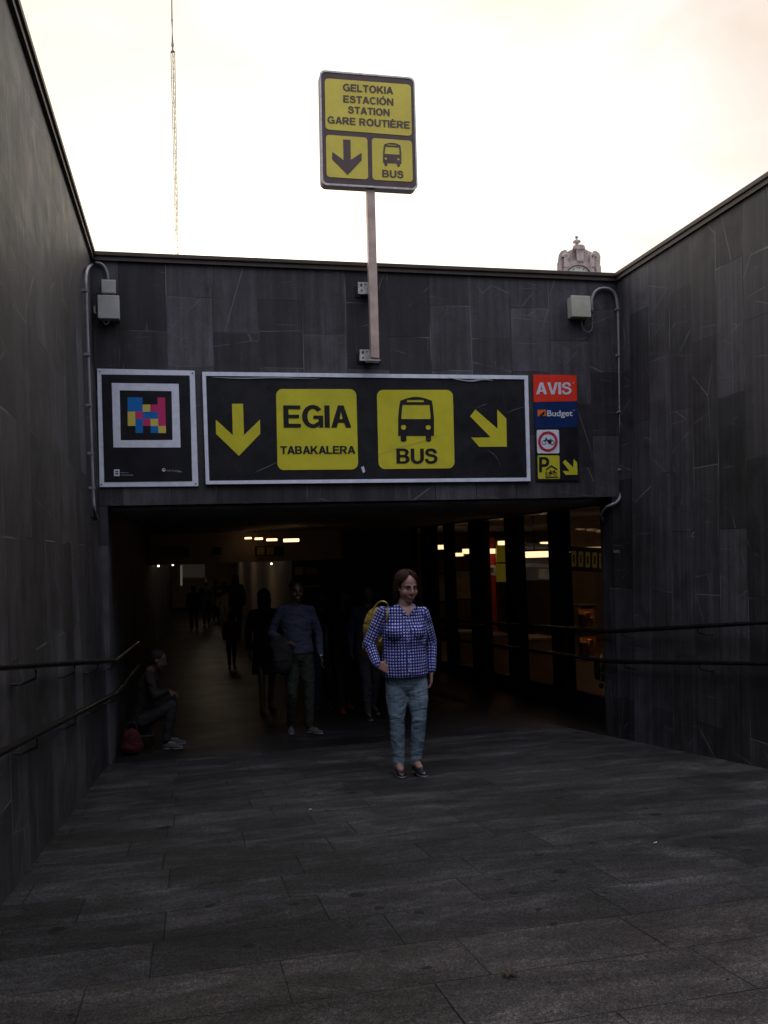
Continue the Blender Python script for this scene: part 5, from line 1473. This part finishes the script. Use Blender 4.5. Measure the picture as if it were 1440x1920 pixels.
# front band and buttons, collar, bag strap
bvh_o = J['_shirt']
from mathutils.bvhtree import BVHTree
bv = BVHTree.FromPolygons([v.co for v in bvh_o.data.vertices], [p.vertices for p in bvh_o.data.polygons])
def on_shirt(x, y, off=0.004, o=(0, 0)):
    d = ray(x, y).normalized(); hit = bv.ray_cast(CAM, d)
    return (hit[0] + hit[1] * off) if hit[0] else W(x, y, -.15)
bm = bmesh.new()
prev = None
for y in range(1158, 1265, 6):
    l_, r_ = on_shirt(763.5, y, .003), on_shirt(769.5, y, .003)
    cur = (bm.verts.new(l_), bm.verts.new(r_))
    if prev: bm.faces.new((prev[0], prev[1], cur[1], cur[0]))
    prev = cur
ob = build('button_band', bm, m_ging, J['_shirt'], True); seg_uv(ob.data, [(W(759, 1262), W(757, 1142), .17)])
for y in (1164, 1183, 1202, 1221, 1240, 1257):
    p = on_shirt(766.5, y, .006); bm = bmesh.new(); ell(bm, p, (.005, .003, .005), None, 8); build('button', bm, m_whiteink, J['_shirt'], True)
def vedge(side, t_):      # the V of the open collar, in photo pixels
    top = (749.5, 1136) if side < 0 else (779.5, 1136.5)
    return (top[0] + (765.5 - top[0]) * t_ ** .85, top[1] + (1156.5 - top[1]) * t_)
bm = bmesh.new(); rows = []
for i_ in range(9):
    t_ = i_ / 8; l_, r_ = vedge(-1, t_), vedge(1, t_)
    rows.append([bm.verts.new(on_shirt(l_[0] + (r_[0] - l_[0]) * q_ / 6, l_[1] + (r_[1] - l_[1]) * q_ / 6, .0035)) for q_ in range(7)])
for a_, b_ in zip(rows, rows[1:]):
    for q_ in range(6): bm.faces.new((a_[q_], a_[q_ + 1], b_[q_ + 1], b_[q_]))
build('neckline', bm, m_skin, wo, True)
for sd in (-1, 1):
    bm = bmesh.new(); rows = []
    for i_ in range(9):
        t_ = i_ / 8; e_ = vedge(sd, t_ * .97); wd_ = (4.5 + 4.5 * math.sin(PI * min(1, t_ * .75))) * (1 if t_ < .99 else .3)
        rows.append([bm.verts.new(on_shirt(e_[0] + sd * wd_ * q_ / 3, e_[1] - 1.5 * q_ / 3, .008 - .004 * (q_ / 3) + .003 * math.sin(PI * q_ / 3))) for q_ in range(4)])
    for a_, b_ in zip(rows, rows[1:]):
        for q_ in range(3): bm.faces.new((a_[q_], a_[q_ + 1], b_[q_ + 1], b_[q_]))
    ob = build('collar', bm, m_ging, J['_shirt'], True); seg_uv(ob.data, [(W(759, 1262), W(757, 1142), .17)])
bm = bmesh.new(); ell(bm, T_woman @ Vector((-.082, .0, -.042)), (.006, .006, .007), None, 8); build('earring', bm, m_whiteink, wo, True)
bkm = fabric('yellow_canvas', (0.17, 0.115, 0.015))
bg_ = empty('backpack', W(690, 1235, .2), 'yellow canvas backpack slung over one shoulder of the person in checks', 'backpack')
bm = bmesh.new(); ell(bm, W(708, 1183, .26), (.125, .09, .20), None, 20); ell(bm, W(706, 1212, .27), (.125, .10, .12), None, 16)
grow('bag', bm, bkm, bg_, .008, 4)
bm = bmesh.new(); pts = smooth_path([W(698, 1146, .16), W(706, 1134, .12), W(714, 1128, .04), on_shirt(722, 1129, .012), on_shirt(727, 1138, .014), on_shirt(726, 1150, .014), on_shirt(722, 1162, .012)], 5)
tube(bm, pts, .0075, 8); build('strap', bm, plain('strap_yellow', (0.36, 0.28, 0.06), .7), bg_, True)
bm = bmesh.new(); tube(bm, smooth_path([W(708, 1184, .10), W(710, 1196, .06), W(713, 1204, .02), W(716, 1196, .02)], 4), .010, 8); build('loose_strap', bm, MATS['strap_yellow'], bg_, True)

# the man in the blue shirt
mf = on_floor(566, 1374); MYY = mf.y
def Mn(x, y, dy=0.0): return at(x, y, MYY + dy)
J = dict(fwd=(0.1, -1, 0), head=Mn(556, 1109, -.03), neck=Mn(554, 1134, 0), pelvis=Mn(560, 1225, 0), hem=Mn(559, 1222, 0),
         shR=Mn(527, 1144, .01), elR=Mn(509, 1188, .06), wrR=Mn(532, 1203, -.16), shL=Mn(582, 1144, 0), elL=Mn(597, 1188, .05), wrL=Mn(601, 1230, -.03),
         hipR=Mn(547, 1232), knR=Mn(548, 1298, -.08), anR=Mn(546, 1362, .1), hipL=Mn(573, 1232), knL=Mn(580, 1298, -.06), anL=Mn(580, 1366, -.04),
         handR=(Vector((.8, -.4, -.1)), Vector((0, .3, -1)), .9, 1), hpitch=.1)
J['toR'] = Vector((Mn(544, 1375, 0).x, MYY - .1, ramp_z(MYY))); J['toL'] = Vector((Mn(605, 1380, -.1).x, MYY - .22, ramp_z(MYY)))
J['anR'].z = max(J['anR'].z, ramp_z(MYY) + .07); J['anL'].z = max(J['anL'].z, ramp_z(MYY) + .07)
m_blue_shirt = fabric('blue_shirting', (0.038, 0.043, 0.078)); m_olive = fabric('olive_twill', (0.020, 0.021, 0.018))  # shirt colour darkened to imitate the tunnel shade
m_blackcl = fabric('black_cloth', (0.012, 0.012, 0.014)); m_grey_shoe = fabric('grey_canvas', (0.045, 0.048, 0.055))
man = person('person in plain blue shirt and dark trousers carrying a black bag', (mf.x, MYY, ramp_z(MYY)), J,
       dict(skin=m_skin2, top=m_blue_shirt, bottom=m_olive, hair=m_hairblack, shoe=m_grey_shoe, sole=MATS['pale_sole']), True, None, 1.75, 1.08)
bm = bmesh.new(); tube(bm, [Mn(600, 1229, -.07), Mn(603.5, 1229, -.07)], .016, 10); build('watch', bm, m_galv, man)
bb = empty('shoulder_bag', Mn(530, 1260, -.2), 'black soft bag hanging from the arm of the person in the blue shirt', 'bag')
bm = bmesh.new(); ell(bm, Mn(531, 1226, -.17), (.125, .07, .20), None, 16); ell(bm, Mn(531, 1240, -.17), (.12, .08, .16), None, 16); ell(bm, Mn(521, 1210, -.13), (.10, .07, .12), None, 12)
grow('bag', bm, m_blackcl, bb, .01, 4)
bm = bmesh.new(); tube(bm, smooth_path([Mn(517, 1206, -.17), Mn(522, 1196, -.14), Mn(532, 1191, -.12), Mn(541, 1199, -.17), Mn(545, 1208, -.17)], 5), .009, 8); build('handle', bm, m_blackcl, bb, True)

# walkers deeper in the tunnel
def walker(label, hx, hy, fx, fy, h, yaw, look, stride=.16, girth=1.0, group='people walking in the tunnel', arm=None, Y=None):
    g_ = on_floor(fx, fy) if Y is None else at(fx, fy, Y)
    Yw = g_.y; z = ramp_z(Yw)
    top = at(hx, hy, Yw)
    h = h or (top.z - z)
    r_ = Vector((top.x * .7 + g_.x * .3, Yw, z)); k = h / 1.7
    f = Vector((math.sin(yaw), -math.cos(yaw), 0)); s = Vector((-f.y, f.x, 0)) * -1     # s: to the figure's right
    s = Vector((f.y, -f.x, 0))
    def q(a, b, c): return r_ + (s * a + f * b) * k + Vector((0, 0, c * k))
    J = dict(fwd=f, head=q(0, .02, 1.58), neck=q(0, 0, 1.42), pelvis=q(0, 0, .95), hem=q(0, 0, .86),
             shR=q(.17, 0, 1.37), shL=q(-.17, 0, 1.37), elR=q(.22, -.04 - stride * .4, 1.10), elL=q(-.22, -.02 + stride * .4, 1.10),
             wrR=q(.22, .06 - stride * .8, .87), wrL=q(-.22, .10 + stride * .7, .88),
             hipR=q(.09, 0, .88), hipL=q(-.09, 0, .88), knR=q(.09, .05 + stride * .6, .49), knL=q(-.09, -stride * .25, .48),
             anR=q(.09, stride, .085), anL=q(-.09, -stride * 1.2, .12), toR=q(.10, stride + .14, 0), toL=q(-.10, -stride * 1.2 + .13, 0.0))
    sd = s
    J['handR'] = ((J['wrR'] - J['elR']).normalized() + Vector((0, 0, -.3)), -sd, .6, -1); J['handL'] = ((J['wrL'] - J['elL']).normalized() + Vector((0, 0, -.3)), sd, .6, 1)
    if arm:
        J['elL'] = q(*arm[0]); J['wrL'] = q(*arm[1]); J['handL'] = ((J['wrL'] - J['elL']).normalized(), Vector((0, 0, -1)), .4, 1)
    return person(label, (r_.x, r_.y, z), J, look, False, group, h, girth)
m_brownshirt = fabric('brown_jersey', (0.011, 0.008, 0.008)); m_greytr = fabric('grey_trousers', (0.028, 0.028, 0.034)); m_navyc = fabric('navy_cloth', (0.02, 0.025, 0.05))  # cloth colours darkened to imitate the shade in the tunnel
m_redc = fabric('dark_red_cloth', (0.10, 0.02, 0.02)); m_pale = fabric('pale_cloth', (0.38, 0.34, 0.28)); m_ltblue = fabric('slate_blue_cloth', (0.022, 0.026, 0.05)); m_redsh = fabric('red_shoe_cloth', (0.2, 0.02, 0.02))
walker('person in black with bare legs just behind the left shoulder of the blue shirt', 490, 1104, 512, 1336, None, .15, dict(top=m_blackcl, bottom=m_blackcl, skirt=.42, hairlen=.12), .12)
walker('dark dressed person directly behind the right shoulder of the blue shirt', 600, 1106, 610, 1330, None, -.1, dict(top=m_blackcl, bottom=m_navyc, hairlen=0), .15)
walker('person in brown top between the blue shirt and the checked shirt', 640, 1104, 648, 1332, None, .1, dict(top=m_brownshirt, bottom=m_blackcl, hairlen=.08, sleeve=.4, shoe=m_redsh), .14)
walker('person in slate blue top half hidden behind the checked shirt', 690, 1096, 692, 1343, None, .1, dict(top=m_ltblue, bottom=m_greytr, hairlen=.03, sole=MATS['pale_sole']), .16)
walker('child in dark red clothes walking alone left of the group', 434, 1149, 431, 1252, None, .1, dict(top=m_redc, bottom=m_blackcl, hairlen=.05), .1)
FAR = 'far silhouettes in the corridor'
walker('dark silhouette with one arm held out, widest of the far walkers', 441, 1077, 443, 1195, None, PI, dict(top=m_blackcl, bottom=m_navyc, hairlen=.1), .12, 1.15, FAR, ((-.30, .05, 1.22), (-.50, .12, 1.12)))
walker('tall dark walker in front of the lit poster', 386, 1064, 386, 1150, 1.75, .1, dict(top=m_blackcl, bottom=m_blackcl), .14, 1.0, FAR, None, 33)
walker('short dark walker just left of the lit poster walker', 362, 1084, 364, 1160, 1.6, PI, dict(top=m_brownshirt, bottom=m_navyc, hairlen=.08), .12, 1.0, FAR, None, 31)
walker('pale dressed walker between two dark walkers far away', 420, 1078, 420, 1150, 1.68, .1, dict(top=m_pale, bottom=m_pale, hairlen=.04), .12, .95, FAR, None, 30)
walker('slim dark walker behind the pale dressed one', 404, 1082, 404, 1150, 1.62, PI, dict(top=m_navyc, bottom=m_blackcl, hairlen=.06), .12, .9, FAR, None, 36)

# person sitting low against the left wall
sf = on_floor(286, 1404); SYY = sf.y
def Sd(x, y, dy=0.0): return at(x, y, SYY + dy)
zs = ramp_z(SYY)
J = dict(fwd=(1, -.25, 0), head=Sd(297, 1238, 0), neck=Sd(282, 1258, .02), pelvis=Sd(262, 1350, .04), hem=Sd(262, 1350, .04),
         shR=Sd(279, 1268, -.15), shL=Sd(283, 1265, .18), elR=Sd(291, 1306, -.20), elL=Sd(295, 1302, .18), wrR=Sd(314, 1296, -.12), wrL=Sd(316, 1294, .10),
         hipR=Sd(268, 1352, -.07), hipL=Sd(268, 1350, .11), knR=Sd(322, 1322, -.09), knL=Sd(322, 1318, .12), anR=Sd(311, 1388, -.1), anL=Sd(316, 1384, .12), hpitch=.35,
         handR=(Vector((1, .3, -.5)), Vector((0, .2, -1)), .7, 1), handL=(Vector((1, -.3, -.5)), Vector((0, .2, -1)), .7, -1))
for a_ in ('anR', 'anL'): J[a_].z = zs + .085
J['toR'] = Vector((J['anR'].x + .2, J['anR'].y - .05, zs)); J['toL'] = Vector((J['anL'].x + .2, J['anL'].y, zs))
person('person in dark clothes and pale shoes sitting low against the left wall', (sf.x, SYY, zs), J, dict(top=m_brownshirt, bottom=m_blackcl, hairlen=0, shoe=m_grey_shoe, sole=MATS['pale_sole']), False, None, 1.62, 1.05)
st_ = empty('low_stool', Sd(262, 1404, .03), 'low dark stool under the person sitting at the left wall', 'stool')
c0 = Vector((J['pelvis'].x, J['pelvis'].y, zs)); hz = J['pelvis'].z - zs - .14
bm = bmesh.new(); box(bm, c0.x - .17, c0.x + .15, c0.y - .17, c0.y + .17, zs + hz - .03, zs + hz); bevel(bm, .008); build('seat', bm, m_dark, st_)
for sx in (-1, 1):
    for sy in (-1, 1):
        bm = bmesh.new(); tube(bm, [(c0.x - .01 + sx * .13, c0.y + sy * .14, zs + hz - .03), (c0.x - .01 + sx * .15, c0.y + sy * .16, zs)], .012, 8); build('leg', bm, m_dark, st_)
rbg = empty('red_bag', Sd(245, 1395, -.25), 'dark red bag on the floor beside the sitting person', 'bag')
bm = bmesh.new(); rc = Sd(246, 1366, -.25); rc.z = zs + .15
ell(bm, rc, (.11, .08, .14), None, 16); ell(bm, rc + Vector((0, 0, -.06)), (.13, .09, .09), None, 16); grow('bag', bm, fabric('red_nylon', (0.035, 0.003, 0.005)), rbg, .01, 4)
bm = bmesh.new(); tube(bm, smooth_path([rc + Vector((-.06, 0, .1)), rc + Vector((-.04, 0, .19)), rc + Vector((.04, 0, .19)), rc + Vector((.06, 0, .1))], 5), .008, 8); build('handle', bm, m_blackcl, rbg, True)


# ------------------------------------------------------------------ small litter on the ramp
def lie(px, py, dz=0.004):
    p = on_floor(px, py); return p + Vector((0, 0, dz))
lf = lie(955, 1831)
bm = bmesh.new()
n = 12; ctr = bm.verts.new(lf + Vector((0, 0, .004)))
ring = []
for k in range(n):
    a_ = 2 * PI * k / n; rr = 0.026 * (1.0 if k % 2 == 0 else 0.55)
    ring.append(bm.verts.new(lf + Vector((rr * math.cos(a_) * 1.2, rr * math.sin(a_), 0.004 + 0.012 * abs(math.sin(a_ * 1.5))))))
for k in range(n): bm.faces.new((ctr, ring[k], ring[(k + 1) % n]))
tag(build('dry_leaf', bm, plain('leaf_brown', (0.03, 0.02, 0.015), 0.8)), 'curled dark dry leaf on the near paving', 'leaf')
for px, py, lab in ((582, 1519, 'tiny white paper scrap on the ramp below the standing woman'), (1229, 1582, 'tiny pale cigarette end on the paving at the right')):
    p = lie(px, py, 0.006); bm = bmesh.new()
    tube(bm, [p + Vector((-.008, 0, 0)), p + Vector((.008, .003, 0))], 0.003, 8)
    tag(build('litter', bm, m_whiteink), lab, 'litter')
